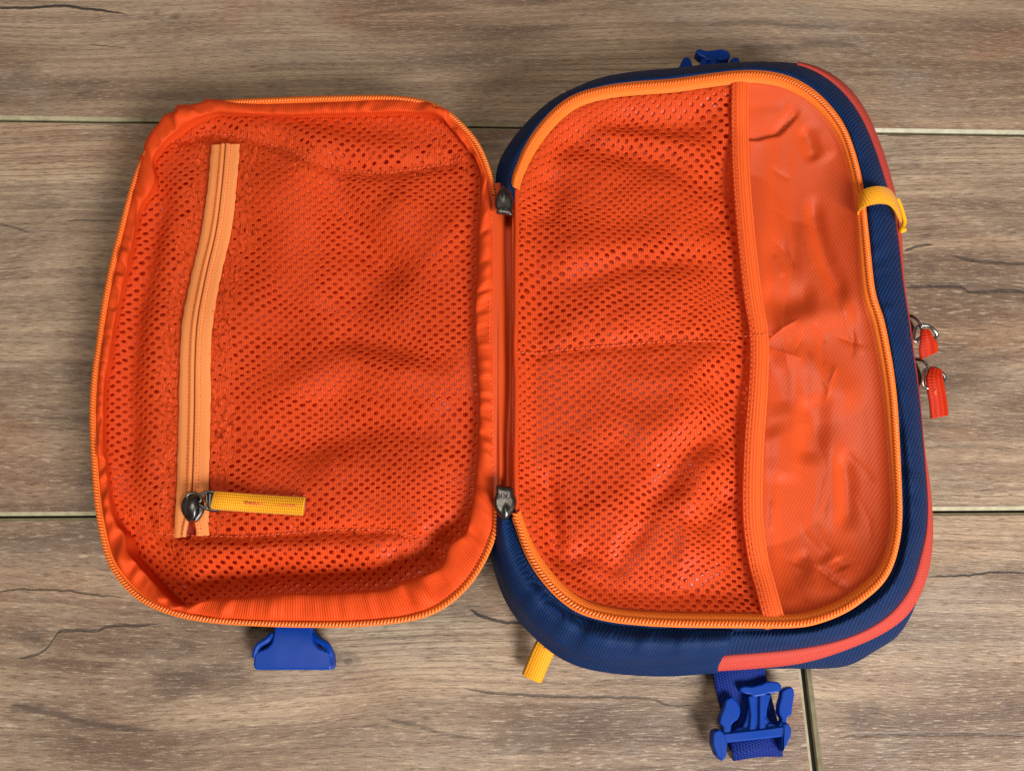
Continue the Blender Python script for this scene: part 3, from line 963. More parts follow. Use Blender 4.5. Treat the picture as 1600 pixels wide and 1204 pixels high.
def lining_z(u, v):
    """satin lining of the main compartment"""
    u = np.asarray(u, float); v = np.asarray(v, float)
    d = ZIP_IN.depth(u, v)
    wall = np.clip(d / 120.0, 0, 1) ** 0.8
    base = -1.4 - 16.0 * wall * (1.0 - 0.25 * wall)
    R = lambda pts, wd, am, tp=0.25: ridge(u, v, pts, wd, am, tp)
    b = 0
    T_ = lambda pts, wd, am: crease(u, v, pts, wd, am)
    wv = u + 14 * noise(v / 160, u * 0 + 3, 53)
    b = b + 1.1 * noise(u / 90 + 4, v / 150 + 8, 51) * wall + 1.0 * noise(wv / 38 + 4, v / 300 + 1, 52) * wall + 0.3 * noise(wv / 15 + 4, v / 200 + 3, 55) * wall
    b = b + T_([(1284, 876), (1312, 906), (1345, 936)], 2.6, -2.0) + T_([(1206, 521), (1235, 499), (1262, 486)], 5, 1.0) + T_([(1206, 524), (1240, 540), (1270, 552)], 5, 0.9)
    rr_ = np.random.RandomState(31)
    for _ in range(26):
        x_, y_ = rr_.uniform(1205, 1375), rr_.uniform(200, 930)
        an_ = rr_.normal(1.45, 0.5); ln_ = rr_.uniform(35, 110)
        dx_, dy_ = math.cos(an_) * ln_ / 2, math.sin(an_) * ln_ / 2
        b = b + T_([(x_ - dx_, y_ - dy_), (x_ + rr_.normal(0, 5), y_), (x_ + dx_, y_ + dy_)], 3.6, rr_.choice([-1, 1]) * rr_.uniform(0.3, 0.8))
    # gusset fold at the upper corner: the wall's cloth tucks under the edge of the base
    sd = np.interp(u, [1150, 1195, 1226, 1248, 1264], [198, 201, 196, 177, 158]) - v
    b = b - 3.6 * sstep(-1.5, 4.5, sd) * (1 - sstep(6, 42, sd)) * (1 - sstep(1236, 1262, u))
    b = b + R([(1165, 186), (1205, 188), (1245, 162)], 11, 1.3, 0.1) + R([(1165, 160), (1240, 150)], 9, -1.0)
    b = b + R([(1258, 185), (1272, 206), (1282, 240)], 7, -2.0) + R([(1292, 185), (1312, 240)], 14, 1.0)
    # long dents along the right wall
    b = b + R([(1278, 285), (1290, 345), (1304, 405), (1334, 470)], 7.5, -2.4, 0.2) + R([(1262, 320), (1280, 420), (1310, 480)], 15, 1.2)
    # folds that run out from the stitched point of the elastic
    b = b + R([(1206, 521), (1245, 494), (1300, 482), (1360, 476)], 17, 2.4, 0.25) + R([(1206, 523), (1250, 545), (1300, 580), (1350, 640)], 18, 1.9, 0.25)
    b = b + R([(1195, 440), (1240, 452), (1290, 448)], 17, -2.0) + R([(1200, 380), (1250, 370)], 20, -1.2)
    b = b + R([(1206, 522), (1232, 570), (1240, 640)], 14, -1.6, 0.25)
    b = b + R([(1280, 600), (1288, 650), (1272, 720)], 15, -2.4) + R([(1218, 650), (1240, 700), (1232, 750)], 18, 1.4)
    b = b + R([(1330, 690), (1338, 750), (1338, 830)], 8, -1.8) + R([(1308, 650), (1314, 760), (1318, 830)], 13, 1.3)
    # lower corner
    b = b + R([(1268, 882), (1300, 915), (1330, 950)], 14, 0.9, 0.2) + R([(1298, 862), (1325, 890), (1352, 925)], 14, 0.9, 0.2)
    b = b + R([(1256, 882), (1266, 868), (1282, 862)], 7, -0.9) + R([(1318, 868), (1328, 888)], 8, -0.8) + R([(1225, 945), (1262, 922), (1296, 905)], 11, 0.7)
    base = base + 0.9 * b * sstep(2, 26, d)
    right = ZR + base * MM
    ledge = el_x(v) - u
    left = mesh_z(u, v) - gap_main(u, v) * MM * sstep(0, 26, d) - 0.5 * MM
    k = sstep(-20, 26, ledge)
    return right * (1 - k) + left * k


def planar_uv(o):
    """cloth laid over the bag: weave runs on across top and sides"""
    me = o.data
    co = np.empty(len(me.vertices) * 3, np.float32); me.vertices.foreach_get("co", co)
    co = co.reshape(-1, 3)
    idx = np.empty(len(me.loops), np.int32); me.loops.foreach_get("vertex_index", idx)
    uv = np.stack([co[:, 0] + 0.8 * co[:, 2], co[:, 1] + 0.8 * co[:, 2]], -1)[idx]
    me.uv_layers[0].data.foreach_set("uv", np.ascontiguousarray(uv, np.float32).ravel())


for o_ in (shell, panel):
    planar_uv(o_)


def height_polar(name, ct, zfun, zref, mat, parent, m=150, n=640, rim_off=0.0):
    a = np.linspace(-np.pi, np.pi, n, endpoint=False)
    rows = []
    for k in np.linspace(1.0, 0.01, m):
        p = ct.at(a, rim_off * k, k)
        q = W(p[:, 0], p[:, 1], zref(p[:, 0], p[:, 1]))
        z = zfun(p[:, 0], p[:, 1])
        q[:, 2] = z
        rows.append(q)
    R = np.array(rows)
    o = loft(name, R, mat, parent, True, True)
    # planar uv in metres
    me = o.data
    co = np.empty(len(me.vertices) * 3, np.float32); me.vertices.foreach_get("co", co)
    idx = np.empty(len(me.loops), np.int32); me.loops.foreach_get("vertex_index", idx)
    uv = co.reshape(-1, 3)[:, :2][idx]
    me.uv_layers[0].data.foreach_set("uv", uv.ravel())
    return o


def px_height_grid(name, ct, zfun, mat, parent, m=150, n=640, rim_off=0.0):
    return height_polar(name, ct, zfun, lambda u, v: ZR + 0 * u, mat, parent, m, n, rim_off)


lining = px_height_grid('compartment_lining', ZIP_IN, lining_z, M['lining'], bag, 170, 760, 3.0)


# ---- net cloth with real holes
def net(name, inside, zfun, zref, bounds, mat, parent, closed_fn=None, warp=None, hole_fn=None):
    a, b = 17.6, 13.8
    u0, v0, u1, v1 = bounds
    I, J = np.meshgrid(np.arange(int((u1 - u0) / a) + 2), np.arange(int((v1 - v0) / (b / 2)) + 2), indexing='ij')
    cx = u0 + I * a + (J % 2) * a / 2
    cy = v0 + J * b / 2
    c = np.stack([cx.ravel(), cy.ravel()], -1)
    wc = c + (warp(c[:, 0], c[:, 1]) if warp else 0)
    c = c[inside(wc[:, 0], wc[:, 1])]
    n = len(c)
    hx, hy = a / 2, b / 2
    q = (hx * hx + hy * hy) / 2
    X = q / hx                   # side corner
    x7 = (q - hy * hy) / hx      # top corners
    B = np.array([(X, 0), ((X + x7) / 2, hy / 2), (x7, hy), (-x7, hy), (-(X + x7) / 2, hy / 2), (-X, 0), (-(X + x7) / 2, -hy / 2), (-x7, -hy), (x7, -hy), ((X + x7) / 2, -hy / 2)])
    ang = np.arctan2(B[:, 1] / hy, B[:, 0] / hx)
    E = np.stack([np.cos(ang) * 4.1, np.sin(ang) * 2.75], -1)
    sc_ = 1.0 + 0.07 * rng.normal(size=n)
    wc = c + (warp(c[:, 0], c[:, 1]) if warp else 0)
    if hole_fn is not None:
        sc_ = sc_ * hole_fn(wc[:, 0], wc[:, 1])
    cl = np.zeros(n, bool)
    if closed_fn is not None:
        p = closed_fn(wc[:, 0], wc[:, 1])
        r = rng.rand(n)
        cl = r < p
        sc_ = np.where(cl, 0.25, np.where(r < p * 1.6, sc_ * 0.6, sc_))
    jit = rng.normal(0, 0.35, (n, 1, 2))
    edge = np.round(c[:, None] + B[None], 2)                                   # shared
    r1 = c[:, None] + jit * 0.5 + E[None] * 1.28 * np.maximum(sc_, 0.5)[:, None, None]
    r2 = c[:, None] + jit + E[None] * sc_[:, None, None]
    r1 = r1 + cl[:, None, None] * rng.normal(0, 0.9, r1.shape)
    r3 = c[:, None] + jit + E[None] * 0.97 * sc_[:, None, None]
    key = (np.round(edge[..., 0] * 20).astype(np.int64) * 1000003 + np.round(edge[..., 1] * 20).astype(np.int64)).ravel()
    # merge nearly equal keys
    _, first, inv = np.unique(key, return_index=True, return_inverse=True)
    ev = edge.reshape(-1, 2)[first]
    ne = len(ev)
    pts = np.concatenate([ev, r1.reshape(-1, 2), r2.reshape(-1, 2), r3.reshape(-1, 2)])
    k = 10 * n
    dz = np.concatenate([rng.normal(-0.02, 0.03, ne), np.full(k, 0.10), np.full(k, 0.02), np.full(k, -0.28)]) * MM
    fuzz = np.zeros(len(pts))
    fz = np.repeat(cl, 10)
    jz = rng.normal(0, 0.5, k)
    for o_ in (ne, ne + k):
        fuzz[o_:o_ + k] = fz * jz
    fuzz[ne + 2 * k:] = fz * (jz + 0.26)
    dz = dz + fuzz * MM
    wp = pts + (warp(pts[:, 0], pts[:, 1]) if warp else 0)
    q3 = W(wp[:, 0], wp[:, 1], zref(wp[:, 0], wp[:, 1]))
    q3[:, 2] = zfun(wp[:, 0], wp[:, 1]) + dz
    i = np.arange(n)[:, None]; j = np.arange(10)[None]; j2 = (j + 1) % 10
    e = inv.reshape(n, 10)
    f = []
    A1 = ne + i * 10 + j; A2 = ne + i * 10 + j2
    B1, B2 = A1 + k, A2 + k
    C1_, C2_ = A1 + 2 * k, A2 + 2 * k
    e1 = e; e2 = np.roll(e, -1, 1)
    f = np.concatenate([np.stack([e2, e1, A1, A2], -1).reshape(-1, 4), np.stack([A2, A1, B1, B2], -1).reshape(-1, 4), np.stack([B2, B1, C1_, C2_], -1).reshape(-1, 4)]).tolist()
    for m in np.nonzero(cl)[0]:
        f.append([ne + 2 * k + m * 10 + jj for jj in reversed(range(10))])
    o = new_mesh(name, q3, f, mat, parent, q3[:, :2])
    return o


def warp_main(u, v):
    du = 9 * noise(u / 130 + 1, v / 150, 61) + 4 * noise(u / 60, v / 70, 62)
    dv = 11 * noise(u / 120 + 7, v / 130, 63) + 5 * noise(u / 55, v / 60, 64)
    return np.stack([du, dv], -1)


def in_pocket(u, v):
    return (ZIP_IN.depth(u, v) > -12) & (u < el_x(v) - 4) & (u > 808)


pocket = net('mesh_pocket', in_pocket, mesh_z, lambda u, v: ZR + 0 * u, (780, 100, 1230, 1000), M['mesh'], bag, None, warp_main)

# folded edge of the pocket along the hinge
hv_ = np.linspace(292, 806, 80)
hx_ = 805.5 + 1.2 * noise(hv_ / 60, hv_ * 0, 133)
hq = W(hx_, hv_, ZR - 1.6 * MM)
hz_ = np.array([(-1.5, -4.0), (-1.1, -1.2), (-0.5, 0.0), (0.2, 0.2), (0.9, 0.0), (1.5, -0.6), (1.6, -3.5)]) * MM
sweep('pocket_hem', hq, hz_ * np.array([1, 1]), M['mesh'], pocket, sec_closed=False)

# elastic band
ez = []
for u, v in EL:
    d = float(ZIP_IN.depth(u, v))
    ez.append(ZR + (-1.6 - 4.2 * sstep(0, 90, d)) * MM)
ez = np.array(ez)
elp = W(EL[:, 0], EL[:, 1], ez)
elp = resample(elp, 200)
ws = 9.1 * MM
band_sec = [(-ws / 2, -0.5 * MM), (ws / 2, -0.5 * MM), (ws / 2, 0.5 * MM), (ws / 2 - 0.4 * MM, 0.9 * MM), (0, 0.95 * MM), (-ws / 2 + 2.4 * MM, 0.8 * MM), (-ws / 2 + 2.1 * MM, 0.35 * MM), (-ws / 2 + 0.3 * MM, 0.45 * MM)]
if True:
    # find on which side the mesh lies: section side axis is cross(up, tangent)
    band_sec_use = [(-s, h) for s, h in band_sec]
band = sweep('elastic_band', elp, band_sec_use[::-1], M['elastic'], pocket)
B = Batch()
off = W(EL[:, 0] - 11.5, EL[:, 1], ez + 1.0 * MM)
off = resample(off, 400)
# zigzag thread
zz = resample(off, int(length(off) / (1.3 * MM)) * 2)
zz[::2, 0] += 0.45 * MM; zz[1::2, 0] -= 0.45 * MM
stitches(B, off + np.array([0, 0, 0.1 * MM]), 2.6 * MM, 0.7, 0.17 * MM)
off2 = resample(W(EL[:, 0] - 6.5, EL[:, 1], ez + 1.0 * MM), 400)
stitches(B, off2 + np.array([0, 0, 0.0]), 2.2 * MM, 0.75, 0.13 * MM)
o = B.build('edge_stitching', M['thread_shaded'], pocket); o['kind'] = 'stuff'

B = Batch()
sp = catmull([(806, 549), (860, 543), (920, 537), (1010, 531), (1090, 528), (1163, 525)], False, 20)
zz = mesh_z(sp[:, 0], sp[:, 1])
q = W(sp[:, 0], sp[:, 1], ZR); q[:, 2] = zz + 0.6 * MM
stitches(B, q, 2.3 * MM, 0.78, 0.24 * MM)
sp = np.array([(1163, 525), (1185, 523), (1209, 522)], float)
q = W(sp[:, 0], sp[:, 1], ZR - 4.4 * MM)
stitches(B, q, 1.9 * MM, 0.78, 0.2 * MM)
o = B.build('divider_stitching', M['thread_pink'], pocket); o['kind'] = 'stuff'
B = Batch()
sp = catmull([(1284, 878), (1312, 907), (1344, 936)], False, 20)
q = W(sp[:, 0], sp[:, 1], ZR); q[:, 2] = lining_z(sp[:, 0], sp[:, 1]) + 0.1 * MM
stitches(B, q, 2.0 * MM, 0.5, 0.12 * MM)
o = B.build('corner_stitching', M['thread_pink'], lining); o['kind'] = 'stuff'

# ---- lid
lz = z_lid


AL = np.linspace(math.atan2(797 - CL[1], 778 - CL[0]), 2 * math.pi + math.atan2(300 - CL[1], 774 - CL[0]), 700)


def lid_rings():
    rs = []
    for off, dz in ((-13, -1.0), (-8, -0.2), (-2, -0.4), (0.5, -1.2)):
        rs.append(ring(LID_OUT, AL, lambda u, v: lz(u, v) + dz * MM, off))
    return np.array(rs)


lid_zip = loft('lid_zipper', lid_rings(), M['tape_out'], bag, False)
teeth('zipper_teeth', ring(LID_OUT, np.linspace(AL[0], AL[-1], 1440), lambda u, v: lz(u, v) + 0.3 * MM, -4.5), 1.5 * MM, 1.2 * MM, 0.8 * MM, M['coil'], lid_zip)

# outer shell of the lid: navy, its flat face towards the floor
base = ring(LID_OUT, A, lambda u, v: lz(u, v) - 1.6 * MM, 0)
cl = W(CL[0], CL[1], 0.02)
rs = [ring(LID_OUT, A, lambda u, v: lz(u, v) - 0.9 * MM, -10), ring(LID_OUT, A, lambda u, v: lz(u, v) - 1.6 * MM, -0.5)]
for k, dz in ((0.998, 5), (0.99, 12), (0.975, 19), (0.94, 25), (0.86, 28)):
    q = base.copy()
    q[:, :2] = cl[:2] + (q[:, :2] - cl[:2]) * k
    q[:, 2] = np.maximum(base[:, 2] - dz * MM, 1.5 * MM)
    rs.append(q)
lid_shell = loft('lid_shell', np.array(rs), M['navy'], bag, True, True)

# binding
bo, bi = BIND_OUT, BIND_IN
ro, ri = bo.rad(A), bi.rad(A)
rows = []
pk = 1.0 + 1.8 * np.abs(np.sin(2 * A)) ** 2
wob = noise(A * 14, A * 0 + 2, 71) * pk
wob2 = noise(A * 33, A * 0 + 6, 72) * pk
for s, dz in ((-0.06, -1.4), (0.0, -0.2), (0.10, 0.9), (0.28, 1.5), (0.5, 2.0), (0.72, 1.9), (0.88, 1.3), (0.97, 0.3), (1.0, -1.2)):
    hump = max(0, math.sin(math.pi * min(max(s, 0), 1)))
    r = ro + (ri - ro) * s + (2.0 * wob2 + 1.2 * wob) * hump
    tl = np.exp(-((A + 2.04) / 0.17) ** 2)           # upper left corner: the hem is bunched over the zip
    tr = np.exp(-((A + 1.03) / 0.10) ** 2)
    pin = noise(A * 46, A * 0 + s * 1.3, 74)
    r = r + (11 * tl + 5 * tr) * (1 - s) * (0.8 + 0.5 * pin) + 5 * pin * (tl + tr) * hump
    dz = dz + 1.3 * tl + 0.6 * tr + (2.0 * tl + 1.4 * tr) * pin * hump
    u = CL[0] + r * np.cos(A); v = CL[1] + r * np.sin(A)
    z = lz(u, v) + (dz + (0.8 * wob + 0.8 * wob2 + 0.28 * noise(A * 70, A * 0 + 8, 73)) * hump) * MM
    rows.append(W(u, v, z))
for kx, dz in ((1.000, 3.5), (1.002, 8.0), (1.004, 13.0)):
    q = rows[8].copy()
    q[:, :2] = cl[:2] + (q[:, :2] - cl[:2]) * kx
    q[:, 2] = np.maximum(q[:, 2] - dz * MM, 4 * MM)
    rows.append(q)
lid_binding = loft('lid_binding', np.array(rows), M['binding'], bag, True)


def lid_mesh_z(u, v):
    u = np.asarray(u, float); v = np.asarray(v, float)
    d = np.clip(BIND_IN.depth(u, v), 0, 400)
    bot = sstep(760, 890, v)
    z = -4.0 - 11.0 * bot + (1.0 + 9.0 * bot) * sstep(4, 75, d) - 4.0 * sstep(60, 260, d)
    z = z + 1.6 * noise(u / 120 + 5, v / 105 + u / 300, 81) * sstep(8, 70, d)
    z = z + 0.5 * noise(u / 48 + 3, v / 42, 82) * sstep(8, 50, d)
    R = lambda pts, wd, am, tp=0.25: ridge(u, v, pts, wd, am * 1.2, tp)
    # seams of the gussets
    z = z + R([(262, 225), (330, 205), (420, 222), (500, 255), (580, 268), (650, 262), (722, 248)], 9, -1.9, 0.05)
    z = z + R([(330, 190), (450, 205), (560, 230), (680, 235)], 14, 2.0)
    z = z + R([(240, 832), (320, 838), (400, 838), (520, 828), (610, 828), (660, 842), (715, 850)], 8, -1.8, 0.05)
    z = z + R([(250, 858), (340, 862), (450, 870), (560, 868), (650, 875)], 15, 2.2)
    z = z + R([(262, 230), (250, 330), (215, 480), (200, 620), (205, 760), (240, 830)], 12, -2.0)
    z = z + R([(290, 250), (270, 380), (245, 520), (240, 700), (250, 800)], 16, 1.6)
    # folds
    z = z + R([(480, 245), (520, 290), (560, 370), (640, 450)], 20, -2.8)
    z = z + R([(420, 240), (440, 320), (470, 420), (560, 480)], 34, 2.0)
    z = z + R([(590, 300), (650, 350), (720, 400)], 30, 1.8)
    z = z + R([(380, 640), (470, 600), (560, 560), (700, 590), (745, 620)], 22, 1.8)
    z = z + R([(500, 520), (600, 535), (720, 575)], 16, -2.0)
    z = z + R([(380, 700), (480, 690), (600, 660), (740, 690)], 18, -1.6)
    z = z + R([(450, 780), (560, 740), (700, 760)], 22, 1.5)
    z = z + R([(330, 870), (410, 885), (520, 870), (600, 880)], 8, -1.4)
    z = z + R([(640, 850), (665, 872), (680, 890)], 7, -1.4) + R([(225, 790), (245, 850), (290, 880)], 8, -1.6)
    return lz(u, v) + z * MM


def lid_gap(u, v):
    g = 3.0 + 3.6 * noise(u / 105 + 2, v / 95 + 5, 91) + 1.2 * noise(u / 42, v / 46, 92)
    for (cx, cy, rx, ry) in ((455, 420, 75, 80), (560, 480, 90, 30), (640, 330, 60, 40), (650, 600, 90, 30), (500, 720, 40, 20), (580, 790, 80, 30), (430, 300, 40, 40), (480, 600, 60, 25)):
        g = g - 5.0 * np.exp(-((u - cx) / rx) ** 2 - ((v - cy) / ry) ** 2)
    zl = 352 - 50 * sstep(228, 560, v)
    g = g + 3.0 * np.exp(-((u - zl) / 60) ** 2)
    return np.clip(g, 0.55, 9.0) + 8.0 * np.exp(-((u - 299) / 22) ** 2 - ((v - 828) / 22) ** 2)


def lid_lining_z(u, v):
    d = BIND_IN.depth(u, v)
    return lid_mesh_z(u, v) - (0.6 + lid_gap(u, v) * sstep(-2, 30, d)) * MM


def lid_ref(u, v):
    return lz(u, v) - (4.5 + 4.5 * sstep(760, 880, v)) * MM


height_polar('lid_lining', BIND_IN, lid_lining_z, lid_ref, M['lining_deep'], bag, 150, 640, 6.0)

PZ = catmull([(352.5, 226), (347, 290), (338, 360), (322, 430), (309, 500), (305, 560), (304, 640), (302, 720), (300, 790), (299, 838)], False, 20)


def pz_x(v):
    return np.interp(v, PZ[:, 1], PZ[:, 0])


def lid_closed(u, v):
    d = np.abs(u - pz_x(v))
    inz = (v > 205) & (v < 850)
    wob = 7 * noise(u * 0 + 2, v / 18, 95) + 5
    right = np.where(u > pz_x(v), 20 + 34 * 1.0, 20 + 34 * 0.85)
    p = 0.93 * (1 - sstep(right - 12 + wob, right + 6 + wob, d)) * inz
    s1 = ridge(u, v, [(250, 235), (330, 205), (420, 235), (500, 255), (580, 268), (650, 262), (722, 248)], 7, 0.85, 0)
    s2 = ridge(u, v, [(240, 832), (320, 838), (400, 838), (520, 828), (610, 828), (660, 842), (715, 850)], 6, 0.85, 0)
    s3 = ridge(u, v, [(270, 225), (330, 215), (400, 232), (470, 250)], 14, 0.9, 0)
    s4 = ridge(u, v, [(640, 250), (690, 245), (725, 262)], 10, 0.6, 0) + ridge(u, v, [(640, 850), (665, 872)], 8, 0.7, 0) + ridge(u, v, [(210, 800), (240, 832), (262, 870)], 8, 0.5, 0)
    return np.clip(np.maximum.reduce([p, s1, s2, s3, s4]), 0, 0.97)


def warp_lid(u, v):
    du = 8 * noise(u / 140 + 1, v / 130, 65) + 4 * noise(u / 60, v / 70, 66)
    dv = 9 * noise(u / 120 + 7, v / 120, 67) + 4.5 * noise(u / 55, v / 50, 68)
    dv = dv - 0.05 * (u - 460)
    return np.stack([du, dv], -1)


lid_mesh = net('lid_mesh', lambda u, v: (BIND_IN.depth(u, v) > -12) & ~((np.abs(u - pz_x(v)) < 12) & (v > 235) & (v < 842)), lid_mesh_z, lid_ref, (130, 130, 800, 980), M['mesh'], bag, lid_closed, warp_lid)

B = Batch()
for pts in ([(262, 225), (330, 207), (420, 224), (500, 256), (580, 268), (650, 262), (722, 248)], [(240, 832), (320, 838), (400, 838), (520, 828), (610, 828), (660, 842), (715, 850)]):
    sp = catmull(pts, False, 20)
    q = W(sp[:, 0], sp[:, 1], lid_ref(sp[:, 0], sp[:, 1])); q[:, 2] = lid_mesh_z(sp[:, 0], sp[:, 1]) + 0.5 * MM
    stitches(B, q, 2.4 * MM, 0.7, 0.23 * MM)
o = B.build('seam_stitching', M['thread_pink'], lid_mesh); o['kind'] = 'stuff'

# binding seam stitches along the hinge side
B = Batch()
sp = catmull([(768, 330), (766, 430), (765, 540), (769, 640), (770, 750)], False, 20)
q = W(sp[:, 0], sp[:, 1], lz(sp[:, 0], sp[:, 1]) + 0.9 * MM)
stitches(B, q, 2.6 * MM, 0.7, 0.16 * MM)
o = B.build('binding_stitching', M['thread'], lid_binding); o['kind'] = 'stuff'

# ---- zipper in the lid's net
pzz = np.max([lid_mesh_z(PZ[:, 0] + k_, PZ[:, 1] + 6) for k_ in (-30, -24, -16, -8, 0, 8, 16, 24, 30)], axis=0)
pzz = np.convolve(np.pad(pzz, 12, mode='edge'), np.ones(25) / 25, 'valid') + 0.9 * MM
pp = W(PZ[:, 0], PZ[:, 1], pzz)
pp[:, 2] = pzz
pp = resample(pp, 220)
tt = np.linspace(0, 1, 220)
opening = (sstep(0.935, 1.0, tt) * 2.1 * MM)[:, None]          # the tapes part below the slider
edge_wob = 0.22 * MM * noise(tt * 60, tt * 0, 97)[:, None]


def half_tape(side):
    hw = 7.5 * MM
    xs = np.array([0.34, 0.34, 0.6, 1.3, 2.1, 2.5, 3.2, 5.0, 7.3, 7.5]) * MM
    hs = np.array([-0.6, 0.55, 1.0, 1.12, 0.95, 0.35, 0.28, 0.22, 0.12, -0.25]) * MM
    X = xs[None] * np.ones((220, 1)) + opening * np.clip(1.2 - xs / hw, 0, 1)[None]
    X[:, -2:] += edge_wob
    S = np.stack([X * side, np.tile(hs[None], (220, 1))], -1)
    if side > 0:
        S = S[:, ::-1]
    return S


pz_tape = sweep('pocket_zipper', pp, half_tape(-1), M['tape'], bag, sec_closed=False)
sweep('zipper_tape', pp, half_tape(1), M['tape'], pz_tape, sec_closed=False)
B = Batch()
for side in (-1, 1):
    for xo in (1.9, 2.9):
        X = np.full(220, xo * MM) + opening[:, 0] * 0.8
        T = np.gradient(pp, axis=0); T /= np.linalg.norm(T, axis=1)[:, None]
        S = np.cross([0, 0, 1.0], T); S /= np.linalg.norm(S, axis=1)[:, None]
        q = pp + S * (side * X)[:, None]
        q[:, 2] += (1.02 if xo < 2 else 0.36) * MM
        stitches(B, q, 1.75 * MM, 0.62, 0.21 * MM)
M['tape_thread'] = fabric('tape_thread', srgb(198, 84, 24), srgb(186, 72, 18), 'plain', 0.001, 0.001, 0.0, 0.0001, 0.6, 0.2, 0.0, 0.0)
o = B.build('tape_stitching', M['tape_thread'], pz_tape); o['kind'] = 'stuff'


def dome(name, outline, z0, h, mat, parent, bumps=(), rings=7, sub=14):
    """solid of a pixel outline with a rounded top; bumps raise it locally"""
    p = catmull(outline, True, 8)
    c = p.mean(0)
    rows = [p * 1.0, p * 1.0]
    zs = [np.full(len(p), z0), np.full(len(p), z0 + h * 0.55)]
    for s in np.linspace(0.12, 0.97, rings):
        q = p + (c - p) * s
        rows.append(q)
        z = z0 + h * (0.55 + 0.45 * math.sqrt(1 - (1 - min(1, s / 0.3)) ** 2))
        zz = np.full(len(p), z)
        for bx, by, br, bh, bl in bumps:
            zz += bh * np.exp(-((q[:, 0] - bx) / br) ** 2 - ((q[:, 1] - by) / bl) ** 2)
        zs.append(zz)
    R = np.array([W(q[:, 0], q[:, 1], z) for q, z in zip(rows, zs)])
    o = loft(name, R, mat, parent, True, True)
    return o


# slider of the lid pocket
zs = float(np.interp(0.93, tt, pp[:, 2])) + 0.6 * MM
slider = prism('zipper_slider', catmull([(298, 771), (287, 776), (282, 786), (282, 797), (287, 807), (294, 815), (297, 806), (301, 806), (304, 815), (312, 806), (317, 797), (317, 786), (312, 776)], True, 6), zs, zs + 2.3 * MM, 3.5, M['gun'], pz_tape)
# crown (bridge) of the slider
br = np.array([W(u, v, zs + h * MM) for u, v, h in ((299, 806, 2.4), (299, 804, 3.9), (299.5, 797, 5.0), (300.5, 787, 5.1), (301, 779, 4.2), (301, 777, 2.4))])
br = catmull(br, False, 8)
sweep('slider_bridge', br, [(-2.2 * MM, -0.5 * MM), (2.2 * MM, -0.5 * MM), (2.4 * MM, 0.1 * MM), (1.5 * MM, 0.8 * MM), (-1.5 * MM, 0.8 * MM), (-2.4 * MM, 0.1 * MM)], M['gun'], pz_tape, normal=np.array([0, 0.35, 1.0]))
# metal pull: ring through the bridge, flaring to the bar that holds the cloth tab
B = Batch()
rp = []
for k in range(20):
    an = 2 * math.pi * k / 20
    rp.append(W(303 + 11.5 * math.cos(an), 777.5 + 7.5 * math.sin(an) + 0.12 * 11.5 * math.cos(an), zs + (4.3 + 0.9 * math.cos(an + 2.6)) * MM))
B.sweep(np.array(rp), circle_sec(0.62 * MM, 8), closed=True)
for pts in ([(311, 772, 4.4), (322, 768.5, 4.4), (334, 768, 4.2), (339, 769.5, 4.0)], [(311, 787, 4.2), (322, 794, 4.0), (336, 797, 3.7), (344, 795.5, 3.6), (349, 792, 3.4)], [(322, 768.5, 4.2), (324, 782, 4.2), (323.5, 794, 4.0)]):
    q = catmull(np.array([W(a, b, zs + c * MM) for a, b, c in pts]), False, 6)
    B.sweep(q, circle_sec(0.75 * MM, 8))
B.build('pull_ring', M['gun'], pz_tape)
# roller of dark metal inside
q = catmull(np.array([W(329.5, 771, zs + 4.2 * MM), W(329, 782, zs + 4.3 * MM), W(328.5, 792, zs + 4.1 * MM)]), False, 6)
sweep('pull_bar', q, circle_sec(1.45 * MM, 10), M['gun'], pz_tape)
# yellow cloth tab
tz = [max(float(lid_mesh_z(u, v + k_)) for k_ in (-14, -5, 5, 14, 22) for u in (u0_ - 8, u0_ + 8)) + 1.0 * MM for u0_, v in ((390, 785), (435, 788), (477, 791))]
tp = catmull(np.array([W(334, 781.0, zs + 3.9 * MM), W(350, 782.5, zs + 4.4 * MM), (W(390, 785.5, max(zs + 2.5 * MM, tz[0]))), W(435, 788.5, max(zs + 0.5 * MM, tz[1])), W(477, 791, tz[2])]), False, 12)
tpz = lambda s: float(np.interp(382 + 80 * s, np.linspace(334, 477, len(tp)), tp[:, 2])) + 1.62 * MM
wid = np.interp(np.linspace(0, 1, len(tp)), [0, 0.15, 1], [8.2, 8.6, 8.6]) * MM
secs = np.array([strap_sec(a, 1.5 * MM) for a in wid])
tab = sweep('pull_tab', tp, secs, M['yellow'], pz_tape)
B = Batch()


def bar_tack(B, c0, c1, half, z, n, r):
    """zigzag bar tack between two pixel points"""
    P = []
    d = np.array(c1, float) - np.array(c0, float)
    nrm = np.array([-d[1], d[0]]) / np.hypot(*d)
    for i in range(n):
        q = np.array(c0) + d * i / (n - 1) + nrm * half * (1 if i % 2 else -1) * (0.75 + 0.4 * random.random())
        P.append(W(q[0], q[1], z(i / (n - 1))))
    P = np.array(P)
    for i in range(n - 1):
        q = np.linspace(P[i], P[i + 1], 4)
        q[1:3, 2] += r * 0.5
        B.sweep(q, circle_sec(r, 5))


bar_tack(B, (382, 786), (462, 790), 2.6, tpz, 30, 0.22 * MM)
o = B.build('bar_tack', M['thread_pink'], pz_tape); o['kind'] = 'stuff'

